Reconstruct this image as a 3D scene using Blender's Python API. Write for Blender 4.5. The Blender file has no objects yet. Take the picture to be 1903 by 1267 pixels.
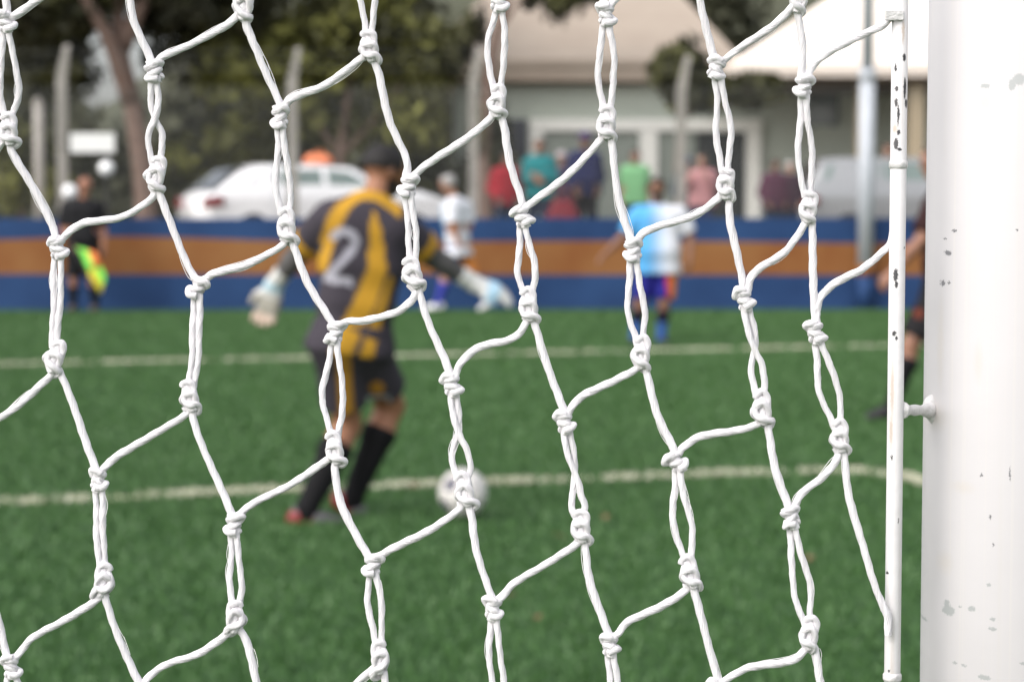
import bpy, bmesh, math, random
import numpy as np
from mathutils import Vector, Matrix
from mathutils.bvhtree import BVHTree

random.seed(7); rng = np.random.default_rng(7)
scene = bpy.context.scene
COL = scene.collection

# ------------------------------------------------------------------ camera, sky, sun, exposure
FPX, CX, CY, HOR, EYE = 3870.0, 951.5, 633.5, 383.0, 1.38
PITCH = math.atan((CY - HOR) / FPX)
cam_data = bpy.data.cameras.new('camera')
cam = bpy.data.objects.new('camera', cam_data); COL.objects.link(cam)
cam.location = (0, 0, EYE)
cam.rotation_euler = (math.pi / 2 - PITCH, 0, 0)
cam_data.sensor_width = 36.0
cam_data.lens = FPX / 1903.0 * 36.0
cam_data.clip_start = 0.05; cam_data.clip_end = 2000
cam_data.dof.use_dof = True
cam_data.dof.focus_distance = 1.215
cam_data.dof.aperture_fstop = 9.8
cam_data.dof.aperture_blades = 0
scene.camera = cam

SUN_DIR = Vector((-0.60, -0.50, 0.72)).normalized()       # towards the sun
world = bpy.data.worlds.new('World'); scene.world = world; world.use_nodes = True
wn, wl = world.node_tree.nodes, world.node_tree.links
wn.clear()
wo = wn.new('ShaderNodeOutputWorld'); bg = wn.new('ShaderNodeBackground')
sky = wn.new('ShaderNodeTexSky'); sky.sky_type = 'NISHITA'; sky.sun_disc = False
sky.sun_elevation = math.asin(SUN_DIR.z); sky.sun_rotation = math.atan2(SUN_DIR.x, SUN_DIR.y)
sky.air_density = 1.0; sky.dust_density = 4.0; sky.ozone_density = 1.0
hs = wn.new('ShaderNodeHueSaturation'); hs.inputs['Saturation'].default_value = 0.32
wl.new(sky.outputs[0], hs.inputs['Color']); wl.new(hs.outputs[0], bg.inputs[0]); wl.new(bg.outputs[0], wo.inputs[0])
bg.inputs[1].default_value = 0.15
sun_data = bpy.data.lights.new('sun', 'SUN'); sun_data.energy = 0.85; sun_data.angle = math.radians(150); sun_data.color = (1, 0.93, 0.91)
sun = bpy.data.objects.new('sun', sun_data); COL.objects.link(sun)
sun.rotation_euler = (-SUN_DIR).to_track_quat('-Z', 'Y').to_euler(); sun.location = (5, -5, 12)
scene.view_settings.view_transform = 'Standard'; scene.view_settings.look = 'None'
scene.view_settings.gamma = 1.0; scene.view_settings.use_curve_mapping = False
scene.view_settings.exposure = 0.84
scene.render.engine = 'CYCLES'
scene.cycles.use_denoising = True
scene.cycles.max_bounces = 6; scene.cycles.transparent_max_bounces = 8
scene.cycles.caustics_reflective = False; scene.cycles.caustics_refractive = False

# ------------------------------------------------------------------ geometry of the place (measured on the photograph)
_F = np.array((0, math.cos(PITCH), -math.sin(PITCH))); _U = np.array((0, math.sin(PITCH), math.cos(PITCH)))
def P(px, py, y):
    """world point seen at (px, py) whose distance along the pitch is y metres"""
    d = _F + (px - CX) / FPX * np.array((1, 0, 0)) + (CY - py) / FPX * _U
    t = y / d[1]
    return np.array((d[0] * t, y, EYE + d[2] * t))
def G(px, py, z=0.0):
    """point of the level z seen at (px, py)"""
    d = _F + (px - CX) / FPX * np.array((1, 0, 0)) + (CY - py) / FPX * _U
    t = (z - EYE) / d[2]
    return np.array((d[0] * t, d[1] * t, z))

# ------------------------------------------------------------------ materials
def lin(r, g, b):
    f = lambda c: (c / 12.92) if c <= 0.04045 else ((c + 0.055) / 1.055) ** 2.4
    return tuple(f(c / 255) for c in (r, g, b))
def mat(name, color=(0.5, 0.5, 0.5), rough=0.6, metal=0.0, spec=0.4, noise=None, attr=None, bump=None, coat=0):
    """procedural material: noise=(scale, amount, second colour or None); attr = colour attribute; bump=(scale, strength, distance)"""
    m = bpy.data.materials.new(name); m.use_nodes = True
    n, l = m.node_tree.nodes, m.node_tree.links
    b = n['Principled BSDF']
    b.inputs['Base Color'].default_value = (*color, 1); b.inputs['Roughness'].default_value = rough
    b.inputs['Metallic'].default_value = metal; b.inputs['Specular IOR Level'].default_value = spec
    b.inputs['Coat Weight'].default_value = coat
    tc = n.new('ShaderNodeTexCoord')
    out = None
    if attr:
        a = n.new('ShaderNodeAttribute'); a.attribute_name = attr; out = a.outputs['Color']
    if noise:
        sc, amt, c2 = noise
        t = n.new('ShaderNodeTexNoise'); t.inputs['Scale'].default_value = sc; t.inputs['Detail'].default_value = 6
        l.new(tc.outputs['Object'], t.inputs['Vector'])
        r = n.new('ShaderNodeMapRange'); r.inputs['From Min'].default_value = 0.3; r.inputs['From Max'].default_value = 0.7
        l.new(t.outputs['Fac'], r.inputs['Value'])
        mx = n.new('ShaderNodeMix'); mx.data_type = 'RGBA'
        if c2 is None:
            mx.blend_type = 'MULTIPLY'; mx.inputs[7].default_value = (1 - amt, 1 - amt, 1 - amt, 1)
            l.new(r.outputs[0], mx.inputs[0])
        else:
            m2 = n.new('ShaderNodeMath'); m2.operation = 'MULTIPLY'; m2.inputs[1].default_value = amt
            l.new(r.outputs[0], m2.inputs[0]); l.new(m2.outputs[0], mx.inputs[0]); mx.inputs[7].default_value = (*c2, 1)
        if out is not None: l.new(out, mx.inputs[6])
        else: mx.inputs[6].default_value = (*color, 1)
        out = mx.outputs[2]
    if out is not None: l.new(out, b.inputs['Base Color'])
    if bump:
        t = n.new('ShaderNodeTexNoise'); t.inputs['Scale'].default_value = bump[0]; t.inputs['Detail'].default_value = 5
        l.new(tc.outputs['Object'], t.inputs['Vector'])
        bp = n.new('ShaderNodeBump'); bp.inputs['Strength'].default_value = bump[1]; bp.inputs['Distance'].default_value = bump[2]
        l.new(t.outputs['Fac'], bp.inputs['Height']); l.new(bp.outputs[0], b.inputs['Normal'])
    return m

# ------------------------------------------------------------------ mesh helpers
def tag(o, label=None, cat=None, group=None, kind=None):
    if label: o['label'] = label
    if cat: o['category'] = cat
    if group: o['group'] = group
    if kind: o['kind'] = kind
    return o
def empty(name, loc=(0, 0, 0), label=None, cat=None, group=None):
    o = bpy.data.objects.new(name, None); o.location = loc; o.empty_display_size = 0.1
    COL.objects.link(o); tag(o, label, cat, group); return o
def link(name, me, m, parent=None, smooth=True):
    """every mesh is built in world coordinates; its object's origin is moved to its own base"""
    o = bpy.data.objects.new(name, me); COL.objects.link(o)
    if m is not None:
        for x in (m if isinstance(m, (list, tuple)) else [m]): me.materials.append(x)
    n = len(me.vertices)
    if n:
        co = np.empty(n * 3, np.float32); me.vertices.foreach_get('co', co); co = co.reshape(-1, 3)
        base = np.array(((co[:, 0].min() + co[:, 0].max()) / 2, (co[:, 1].min() + co[:, 1].max()) / 2, co[:, 2].min()))
        if parent is not None: base = np.array(parent.matrix_basis.translation) if parent.parent is None else base
        co -= base.astype(np.float32); me.vertices.foreach_set('co', co.ravel())
        o.location = base
    if parent is not None:
        o.parent = parent
        pb = Vector((0, 0, 0)); q = parent
        while q is not None: pb = pb + q.location; q = q.parent
        o.location = Vector(o.location) - pb
    me.polygons.foreach_set('use_smooth', np.full(len(me.polygons), smooth))
    me.update()
    return o
def arr_mesh(name, V, Fs, col=None, uv=None):
    V = np.asarray(V, np.float32); Fs = np.asarray(Fs, np.int32)
    me = bpy.data.meshes.new(name)
    me.vertices.add(len(V)); me.vertices.foreach_set('co', V.ravel())
    k = Fs.shape[1]
    me.loops.add(Fs.size); me.loops.foreach_set('vertex_index', Fs.ravel())
    me.polygons.add(len(Fs)); me.polygons.foreach_set('loop_start', np.arange(len(Fs), dtype=np.int32) * k)
    me.update(calc_edges=True)
    if col is not None:
        a = me.color_attributes.new('Col', 'FLOAT_COLOR', 'POINT')
        a.data.foreach_set('color', np.column_stack([col, np.ones(len(col))]).astype(np.float32).ravel())
    if uv is not None:
        u = me.uv_layers.new(name='UVMap')
        u.data.foreach_set('uv', np.asarray(uv, np.float32)[Fs.ravel()].ravel())
    me.validate()
    return me
class MB:
    """collects boxes, tubes, polygons; build() links them as one mesh object"""
    def __init__(s): s.v = []; s.f = []
    def add(s, V, F):
        k = len(s.v); s.v += [tuple(map(float, p)) for p in V]; s.f += [tuple(i + k for i in f) for f in F]; return s
    def box(s, a, b):
        (x0, y0, z0), (x1, y1, z1) = a, b
        return s.add([(x0, y0, z0), (x1, y0, z0), (x1, y1, z0), (x0, y1, z0), (x0, y0, z1), (x1, y0, z1), (x1, y1, z1), (x0, y1, z1)],
                     [(0, 3, 2, 1), (4, 5, 6, 7), (0, 1, 5, 4), (1, 2, 6, 5), (2, 3, 7, 6), (3, 0, 4, 7)])
    def tube(s, pts, rad, n=8, cap=True):
        V, F = tube(pts, rad, n, cap)[:2]; return s.add(V, F)
    def prism(s, poly, off):
        """polygon (3D points) extruded by the vector off"""
        n = len(poly); a = [np.asarray(p, float) for p in poly]; b = [p + np.asarray(off, float) for p in a]
        return s.add(a + b, [tuple(range(n))[::-1], tuple(range(n, 2 * n))] + [(i, (i + 1) % n, n + (i + 1) % n, n + i) for i in range(n)])
    def build(s, name, m, parent=None, smooth=False, bevel=0.0):
        me = bpy.data.meshes.new(name); me.from_pydata(s.v, [], s.f); me.validate()
        bm = bmesh.new(); bm.from_mesh(me); bmesh.ops.recalc_face_normals(bm, faces=bm.faces)
        if bevel: bmesh.ops.bevel(bm, geom=[e for e in bm.edges if e.is_manifold and e.calc_face_angle(0) > 0.5], offset=bevel, segments=2, affect='EDGES', profile=0.6)
        bm.to_mesh(me); bm.free()
        return link(name, me, m, parent, smooth)
def frames(pts):
    p = np.asarray(pts, float); t = np.gradient(p, axis=0); t /= np.linalg.norm(t, axis=1)[:, None] + 1e-12
    n0 = np.cross(t[0], (0, 1, 0.001)); n0 /= np.linalg.norm(n0) + 1e-12
    N = [n0]
    for i in range(1, len(p)):
        n = N[-1] - t[i] * np.dot(N[-1], t[i]); N.append(n / (np.linalg.norm(n) + 1e-12))
    N = np.array(N); return p, t, N, np.cross(t, N)
def tube(pts, rad, n=8, cap=True, lobes=0, lobe_amp=0.0, twist=0.0, flat=1.0):
    p, t, N, B = frames(pts); m = len(p)
    rad = np.broadcast_to(np.asarray(rad, float), (m,))
    L = np.r_[0, np.cumsum(np.linalg.norm(np.diff(p, axis=0), axis=1))]
    a = np.arange(n) / n * 2 * np.pi
    ang = a[None, :]
    rr = rad[:, None] * (1 + lobe_amp * np.cos(lobes * (ang - twist * L[:, None])))
    V = p[:, None, :] + rr[..., None] * (np.cos(ang)[..., None] * N[:, None, :] + flat * np.sin(ang)[..., None] * B[:, None, :])
    V = V.reshape(-1, 3)
    F = []
    for i in range(m - 1):
        for j in range(n):
            k = (j + 1) % n
            F.append((i * n + j, i * n + k, (i + 1) * n + k, (i + 1) * n + j))
    uv = np.column_stack([np.tile(a / (2 * np.pi), m), np.repeat(L, n)])
    V = list(V)
    if cap: F.append(tuple(range(n))[::-1]); F.append(tuple(range((m - 1) * n, m * n)))
    return V, F, uv
def catmull(pts, k=8):
    p = np.asarray(pts, float)
    if len(p) < 3:
        return np.array([p[0] + (p[-1] - p[0]) * t for t in np.linspace(0, 1, k + 1)])
    q = np.vstack([2 * p[0] - p[1], p, 2 * p[-1] - p[-2]]); out = []
    for i in range(1, len(q) - 2):
        for t in np.arange(k) / k:
            out.append(0.5 * ((2 * q[i]) + (-q[i-1] + q[i+1]) * t + (2*q[i-1] - 5*q[i] + 4*q[i+1] - q[i+2]) * t*t + (-q[i-1] + 3*q[i] - 3*q[i+1] + q[i+2]) * t**3))
    out.append(p[-1]); return np.array(out)

# ------------------------------------------------------------------ the setting: ground, turf, lines, terrace
def sheet(name, x0, x1, y0, y1, z, m, nx=1, ny=1):
    b = MB(); b.add([(x0, y0, z), (x1, y0, z), (x1, y1, z), (x0, y1, z)], [(0, 1, 2, 3)])
    return tag(b.build(name, m), kind='structure')
m_ground = mat('dry_earth', lin(120, 108, 85), 0.9, noise=(1.5, 0.6, lin(95, 100, 70)))
sheet('ground', -600, 600, -400, 900, -0.05, m_ground)
TURF = (0.044, 0.104, 0.032)
m_turf = mat('turf', TURF, 0.8, spec=0.2, noise=(2.2, 0.7, (0.040, 0.098, 0.030)), bump=(140, 0.9, 0.02))
sheet('turf', -45, 45, -6, 28.0, 0.0, m_turf)
def wall_y(px): return 27.55 + (px / 1600.0) * 1.0

# blades of the turf, denser near the camera
def blades(name, X, Y, h, w, colA, colB, m, kind):
    n = len(X); th = rng.uniform(0, 2 * np.pi, n)
    hh = h * rng.uniform(0.55, 1.1, n); lean = rng.normal(0, 0.35, (n, 2)) * hh[:, None]
    dx, dy = np.cos(th) * w / 2, np.sin(th) * w / 2
    V = np.empty((n, 3, 3))
    V[:, 0] = np.column_stack([X - dx, Y - dy, np.zeros(n)]); V[:, 1] = np.column_stack([X + dx, Y + dy, np.zeros(n)])
    V[:, 2] = np.column_stack([X + lean[:, 0], Y + lean[:, 1], hh])
    t = rng.uniform(0, 1, n)[:, None]; c = np.asarray(colA) * (1 - t) + np.asarray(colB) * t
    me = arr_mesh(name, V.reshape(-1, 3), np.arange(3 * n).reshape(-1, 3), col=np.repeat(c, 3, axis=0))
    return tag(link(name, me, m, None, False), kind=kind)
m_blade = mat('turf_fibre', TURF, 0.5, spec=0.4, attr='Col')
N = 330000
yy = np.sqrt(rng.uniform(0, 1, N) ** 1.25 * (27.4 ** 2 - 5.2 ** 2) + 5.2 ** 2)
xx = (rng.uniform(-0.62, 0.62, N)) * 0.52 * yy
lowf = np.sin(xx * 2.3 + 1.3 * np.sin(yy * 1.9)) * np.sin(yy * 2.9 + 1.1 * np.sin(xx * 1.7))
keep = rng.uniform(0, 1, N) < 0.88 + 0.12 * lowf
xx, yy = xx[keep], yy[keep]
blades('grass', xx, yy, 0.030 + 0.0 * xx, 0.006 + 0.00075 * yy, (0.041, 0.108, 0.026), (0.072, 0.156, 0.047), m_blade, 'stuff')

def pitch_line(px_pts, width, dens, z, name='pitch_line'):
    g = np.array([G(*p)[:2] for p in px_pts]); c = catmull(np.column_stack([g, np.zeros(len(g))]), 10)[:, :2]
    t = np.gradient(c, axis=0); t /= np.linalg.norm(t, axis=1)[:, None]; nrm = np.column_stack([-t[:, 1], t[:, 0]])
    a, b = c + nrm * width / 2, c - nrm * width / 2
    V = [(*p, z) for p in a] + [(*p, z) for p in b]; k = len(c)
    F = [(i, k + i, k + i + 1, i + 1) for i in range(k - 1)]
    mb = MB(); mb.add(V, F)
    L = np.r_[0, np.cumsum(np.linalg.norm(np.diff(c, axis=0), axis=1))]
    o = tag(mb.build(name, m_line), kind='structure')
    n = int(L[-1] * dens); s = rng.uniform(0, L[-1], n)
    # worn patches: fibres stand thick in some stretches, thin in others
    ph = rng.uniform(0, 6, 4)
    q = 0.36 + 0.24 * np.sin(s * 5.1 + ph[0]) + 0.2 * np.sin(s * 11.3 + ph[1]) + 0.18 * np.sin(s * 23.7 + ph[2]) + 0.12 * np.sin(s * 2.1 + ph[3])
    s = s[rng.uniform(0, 1, n) < np.clip(q, 0.05, 1)]
    X = np.interp(s, L, c[:, 0]); Y = np.interp(s, L, c[:, 1]); NX = np.interp(s, L, nrm[:, 0]); NY = np.interp(s, L, nrm[:, 1])
    off = rng.uniform(-0.5, 0.5, len(s)) * width
    X = X + NX * off; Y = Y + NY * off
    fb = blades('line_fibre', X, Y, 0.034, 0.010 + 0.0007 * Y, lin(186, 184, 162), lin(224, 222, 204), m_blade, 'structure')
    fb.parent = o; fb.location = Vector(fb.location) - Vector(o.location); 
    del fb['kind']
    return o
m_line = mat('line_paint', TURF, 0.7, noise=(5.0, 0.65, lin(205, 202, 172)))
pitch_line([(-420, 955), (0, 936), (330, 921), (620, 909), (920, 899), (1250, 886), (1480, 879), (1590, 877), (1660, 885), (1720, 900), (1800, 928), (1900, 975), (1985, 1040), (2060, 1130), (2120, 1260)], 0.11, 1500, 0.004)
pitch_line([(-420, 694), (0, 680), (400, 671), (920, 660), (1300, 652), (1640, 645), (2100, 636)], 0.13, 1500, 0.004)
m_terr = mat('terrace_paving', lin(110, 104, 92), 0.9, noise=(2, 0.5, lin(140, 132, 118)))
b = MB(); b.box((-60, 28.95, -0.2), (60, 140, 0.65)); tag(b.build('terrace', m_terr), kind='structure')

# ------------------------------------------------------------------ the painted wall: three bands
X0, X1 = P(-900, 500, 27.0)[0], P(2900, 500, 29.3)[0]
def wy(x):  # wall front line
    px0 = CX + x / 28 * FPX; return wall_y(px0)
def blend_mat_band(name, c1, c2):
    return mat(name, c1, 0.75, noise=(1.6, 0.8, c2), bump=(30, 0.25, 0.01))
m_blue = blend_mat_band('blue_wall_paint', lin(20, 52, 95), lin(36, 70, 116)); m_orange = blend_mat_band('orange_wall_paint', lin(128, 76, 34), lin(146, 102, 58))
pw = empty('painted_wall', (0, wy(0), 0), 'long low concrete wall painted in blue, orange and blue bands behind the pitch', 'wall')
xs = np.linspace(X0, X1, 60)
def band(name, zf0, zf1, m, d):
    V, F = [], []
    for x in xs:
        y = wy(x) + d
        V += [(x, y, zf0(x)), (x, y, zf1(x)), (x, y + 0.25 - d, zf1(x)), (x, y + 0.25 - d, zf0(x))]
    for i in range(len(xs) - 1):
        for j in range(4):
            k = (j + 1) % 4; F.append((4*i + j, 4*i + k, 4*i + 4 + k, 4*i + 4 + j))
    F += [(0, 1, 2, 3), tuple(4 * (len(xs) - 1) + j for j in (3, 2, 1, 0))]
    MB().add(V, F).build(name, m, pw)
ztop = lambda x: 1.215
zb2 = lambda x: 0.905 + 0.035 * math.sin(x * 1.1 + 0.5) * math.exp(-((x + 6.0) / 2.6) ** 2) - 0.006 * x + 0.012 * math.sin(x * 0.8)
zb1 = lambda x: 0.455 - 0.004 * x
band('lower_blue_band', lambda x: -0.05, zb1, m_blue, 0.0)
band('orange_band', zb1, zb2, m_orange, 0.0)
band('upper_blue_band', zb2, ztop, m_blue, 0.0)

# ------------------------------------------------------------------ chain-link fence behind the wall
m_conc = mat('concrete_post', lin(166, 161, 154), 0.85, noise=(6, 0.25, None))
m_wire = mat('fence_wire', lin(98, 100, 98), 0.5, metal=0.6)
FY = 28.75
fence = empty('chain_link_fence', (0, FY, 0.65), 'tall chain link fence on concrete posts with bent tops behind the wall', 'fence')
post_px = [(-330, 90), (118, 145), (545, 150), (880, 150), (1265, 165), (1990, 165)]
for px, py in post_px:
    a = P(px, 400, FY); top = P(px, py, FY); mb = MB()
    r = 0.066
    mb.box((a[0] - r, FY - r, 0.3), (a[0] + r, FY + r, top[2]))
    # bent arm leaning over
    p0 = np.array((a[0], FY, top[2] + 0.001)); p1 = p0 + (0.085, -0.05, 0.40)
    mb.add([p0 + (-r, -r, 0), p0 + (r, -r, 0), p0 + (r, r, 0), p0 + (-r, r, 0), p1 + (-r*.6, -r*.6, 0), p1 + (r*.6, -r*.6, 0), p1 + (r*.6, r*.6, 0.04), p1 + (-r*.6, r*.6, 0.04)],
           [(0, 3, 2, 1), (4, 5, 6, 7), (0, 1, 5, 4), (1, 2, 6, 5), (2, 3, 7, 6), (3, 0, 4, 7)])
    mb.build('post', m_conc, fence)
fx0, fx1, fz0, fz1 = P(-330, 0, FY)[0], P(1990, 0, FY)[0], 0.66, 3.02
mb = MB(); step = 0.11; H = fz1 - fz0
def wire(mb, a, b, r=0.0026):
    a = np.asarray(a, float); b = np.asarray(b, float); d = b - a; d /= np.linalg.norm(d)
    u = np.cross(d, (0, 1, 0)); u /= np.linalg.norm(u) + 1e-9; w = np.cross(d, u)
    ring = [u * r, (-0.5 * u + 0.87 * w) * r, (-0.5 * u - 0.87 * w) * r]
    mb.add([a + q for q in ring] + [b + q for q in ring], [(0, 1, 4, 3), (1, 2, 5, 4), (2, 0, 3, 5)])
x = fx0 - H
while x < fx1:
    for sgn in (0, 1):
        xa, xb = x, x + H; za, zb = (fz0, fz1) if sgn == 0 else (fz1, fz0)
        if xa < fx0: za += (fx0 - xa) * (1 if sgn == 0 else -1); xa = fx0
        if xb > fx1: zb -= (xb - fx1) * (1 if sgn == 0 else -1); xb = fx1
        if xb > xa + 0.01: wire(mb, (xa, FY - 0.09 + 0.005 * sgn, za), (xb, FY - 0.09 + 0.005 * sgn, zb))
    x += step
tag(mb.build('wire_mesh', m_wire, fence), kind='stuff')
for k, dz in enumerate((0.12, 0.24, 0.36)):
    mb = MB(); wire(mb, (fx0, FY - 0.05 * (k + 1) - 0.09, fz1 + 0.1 + dz), (fx1, FY - 0.05 * (k + 1) - 0.09, fz1 + 0.1 + dz), 0.003); mb.build('barbed_strand', m_wire, fence)

# slender grey posts standing farther back
for px_, top_, lab in ((74, 190, 'slender pale grey post far behind the fence at the left edge'),):
    a = P(px_, 400, 35.0); pt = empty('slender_post', (a[0], 35.0, 0.65), lab, 'post')
    MB().tube([(a[0], 35.0, 0.6), (a[0], 35.0, P(px_, top_, 35.0)[2])], 0.085, 12).build('shaft', m_conc, pt, True)
    MB().tube([(a[0], 35.0, P(px_, top_, 35.0)[2]), (a[0], 35.0, P(px_, top_ - 8, 35.0)[2])], [0.10, 0.04], 12).build('post_cap', m_conc, pt, True)
# white board strapped to the fence
m_white = mat('white_board', lin(228, 228, 226), 0.55, noise=(8, 0.08, None))
a, c = P(131, 284, FY - 0.14), P(213, 248, FY - 0.14)
sb = empty('sign_board', (a[0], FY - 0.14, a[2]), 'blank white rectangular board fixed to the fence post above the linesman', 'sign')
MB().box((a[0], FY - 0.15, a[2]), (c[0], FY - 0.125, c[2])).build('board', m_white, sb, bevel=0.006)
for zz in (a[2] + 0.05, c[2] - 0.07):
    MB().box((a[0] - 0.12, FY - 0.124, zz), (c[0] - 0.05, FY - 0.095, zz + 0.03)).build('strap', m_wire, sb)

# tall lamp pole against the wall, foot painted like the wall
m_pole = mat('galvanised_pole', lin(186, 191, 198), 0.5, metal=0.0, noise=(5, 0.12, None))
PY = wall_y(1606) - 0.14
lp = empty('lamp_pole', (P(1608, 500, PY)[0], PY, 0), 'tall pale grey steel pole in front of the banded wall with its foot painted', 'pole')
q = lambda py: P(1608, py, PY)[2]
xq = P(1608, 500, PY)[0]
MB().tube([(xq, PY, q(492)), (xq, PY, q(150))], 0.105, 20).build('lower_section', m_pole, lp, True)
MB().tube([(xq, PY, q(150)), (xq, PY, q(130))], [0.118, 0.118], 20).build('collar', m_pole, lp, True)
MB().tube([(xq, PY, q(130)), (xq, PY, 7.5)], [0.085, 0.07], 20).build('upper_section', m_pole, lp, True)
MB().tube([(xq, PY, q(513)), (xq, PY, q(492))], 0.107, 20).build('orange_foot', m_orange, lp, True)
MB().tube([(xq, PY, -0.02), (xq, PY, q(513))], 0.107, 20).build('blue_foot', m_blue, lp, True)

# ------------------------------------------------------------------ buildings
m_roofA = mat('beige_roof', lin(158, 145, 132), 0.8, noise=(1.2, 0.6, lin(174, 162, 148)))
m_roofB = mat('cream_roof', lin(238, 226, 214), 0.8, noise=(1.0, 0.6, lin(244, 234, 224)))
m_wallA = mat('grey_green_render', lin(176, 184, 173), 0.85, noise=(1.5, 0.35, lin(190, 196, 186)))
m_frame = mat('white_frame_paint', lin(236, 236, 230), 0.5)
m_dark = mat('painted_interior_shade', lin(38, 42, 44), 0.6)
m_glass = mat('window_glass', lin(70, 84, 84), 0.08, spec=0.6)
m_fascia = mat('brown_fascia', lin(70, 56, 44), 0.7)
BY = 43.0
def bx(px, y): return (px - CX) / FPX * y
def bz(py, y): return P(951, py, y)[2]
hall = empty('clubhouse', (bx(1200, BY), BY, 0.65), 'grey green clubhouse with a beige hip roof and white framed doors', 'building')
xl, xr = bx(790, BY), bx(1760, BY)
MB().box((xl + 0.6, BY, 0.66), (xr - 0.3, BY + 8, bz(141, BY))).build('wall', m_wallA, hall)
def hip(name, x0, x1, y0, y1, ze, xr0, xr1, zr, m, parent):
    ym = (y0 + y1) / 2
    mb = MB(); t = 0.14
    V = [(x0, y0, ze), (x1, y0, ze), (x1, y1, ze), (x0, y1, ze), (xr0, ym, zr), (xr1, ym, zr), (x0, y0, ze - t), (x1, y0, ze - t), (x1, y1, ze - t), (x0, y1, ze - t)]
    F = [(0, 1, 5, 4), (1, 2, 5), (2, 3, 4, 5), (3, 0, 4), (6, 7, 1, 0), (7, 8, 2, 1), (8, 9, 3, 2), (9, 6, 0, 3), (9, 8, 7, 6)]
    return mb.add(V, F).build(name, m, parent)
ye = BY - 0.45
hip('roof', bx(790, ye), bx(1378, ye), ye, BY + 9, bz(112, ye), bx(960, BY + 4), bx(1200, BY + 4), bz(112, ye) + 2.6, m_roofA, hall)
MB().box((bx(790, ye) + 0.05, ye + 0.03, bz(112, ye) - 0.42), (bx(1378, ye) - 0.05, ye + 0.10, bz(112, ye) - 0.143)).build('fascia', m_roofA, hall)
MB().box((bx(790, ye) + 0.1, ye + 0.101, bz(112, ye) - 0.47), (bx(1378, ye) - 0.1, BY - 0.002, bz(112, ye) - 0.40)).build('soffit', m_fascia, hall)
# white framed front: two bays
fy = BY - 0.08
def frame_piece(x0, y0, x1, y1, d=0.1, name='door_frame'):
    A, B_ = P(x0, y1, fy), P(x1, y0, fy)
    return MB().box((A[0], fy - d, A[2]), (B_[0], fy + 0.075, B_[2])).build(name, m_frame, hall, bevel=0.01)
frame_piece(985, 222, 1415, 244)
for a_, b_ in ((985, 1010), (1188, 1222), (1386, 1414)): frame_piece(a_, 245, b_, 440, 0.09)
def pane(x0, y0, x1, y1, m, name='door_panel', d=0.0):
    A, B_ = P(x0, y1, fy), P(x1, y0, fy)
    return MB().box((A[0], fy + 0.02 - d, A[2]), (B_[0], fy + 0.06, B_[2])).build(name, m, hall)
m_panel = mat('pale_panel', lin(138, 146, 138), 0.35, noise=(2, 0.3, lin(112, 120, 114)))
pane(1011, 246, 1098, 438, m_panel); pane(1102, 246, 1187, 438, m_panel)
pane(1223, 246, 1290, 438, m_panel); pane(1294, 246, 1385, 438, m_dark, 'doorway_shade_panel')  # open doorway is a solid panel, its inner shade painted as dark colour
pane(940, 222, 980, 300, mat('navy_window', lin(36, 42, 58), 0.2), 'window', 0.02)
pane(1500, 175, 1560, 235, m_glass, 'window', 0.01)
# pavilion with cream roof, nearer
BY2 = 38.0
pav = empty('pavilion', (bx(1650, BY2), BY2, 0.65), 'open pavilion with a bright cream hip roof to the right of the clubhouse', 'building')
yp = BY2
hip('roof', bx(1352, yp), bx(1990, yp), yp, yp + 5.2, bz(118, yp), bx(1618, yp + 2.6), bx(1740, yp + 2.6), bz(118, yp) + 2.0, m_roofB, pav)
MB().box((bx(1352, yp) + 0.04, yp + 0.04, bz(142, yp)), (bx(1990, yp) - 0.04, yp + 0.10, bz(118, yp) - 0.142)).build('fascia', m_roofB, pav)
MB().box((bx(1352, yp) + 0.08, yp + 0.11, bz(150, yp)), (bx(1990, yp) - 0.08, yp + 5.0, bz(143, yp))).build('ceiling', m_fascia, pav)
m_beige = mat('beige_pillar', lin(170, 155, 130), 0.8)
for px_, yo in ((1604, 0.4), (1700, 0.4), (1960, 0.4), (1960, 4.6)):
    xx_ = bx(px_, yp + yo); MB().box((xx_ - 0.13, yp + yo, 0.66), (xx_ + 0.13, yp + yo + 0.26, bz(151, yp))).build('pillar', m_beige, pav)

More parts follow.
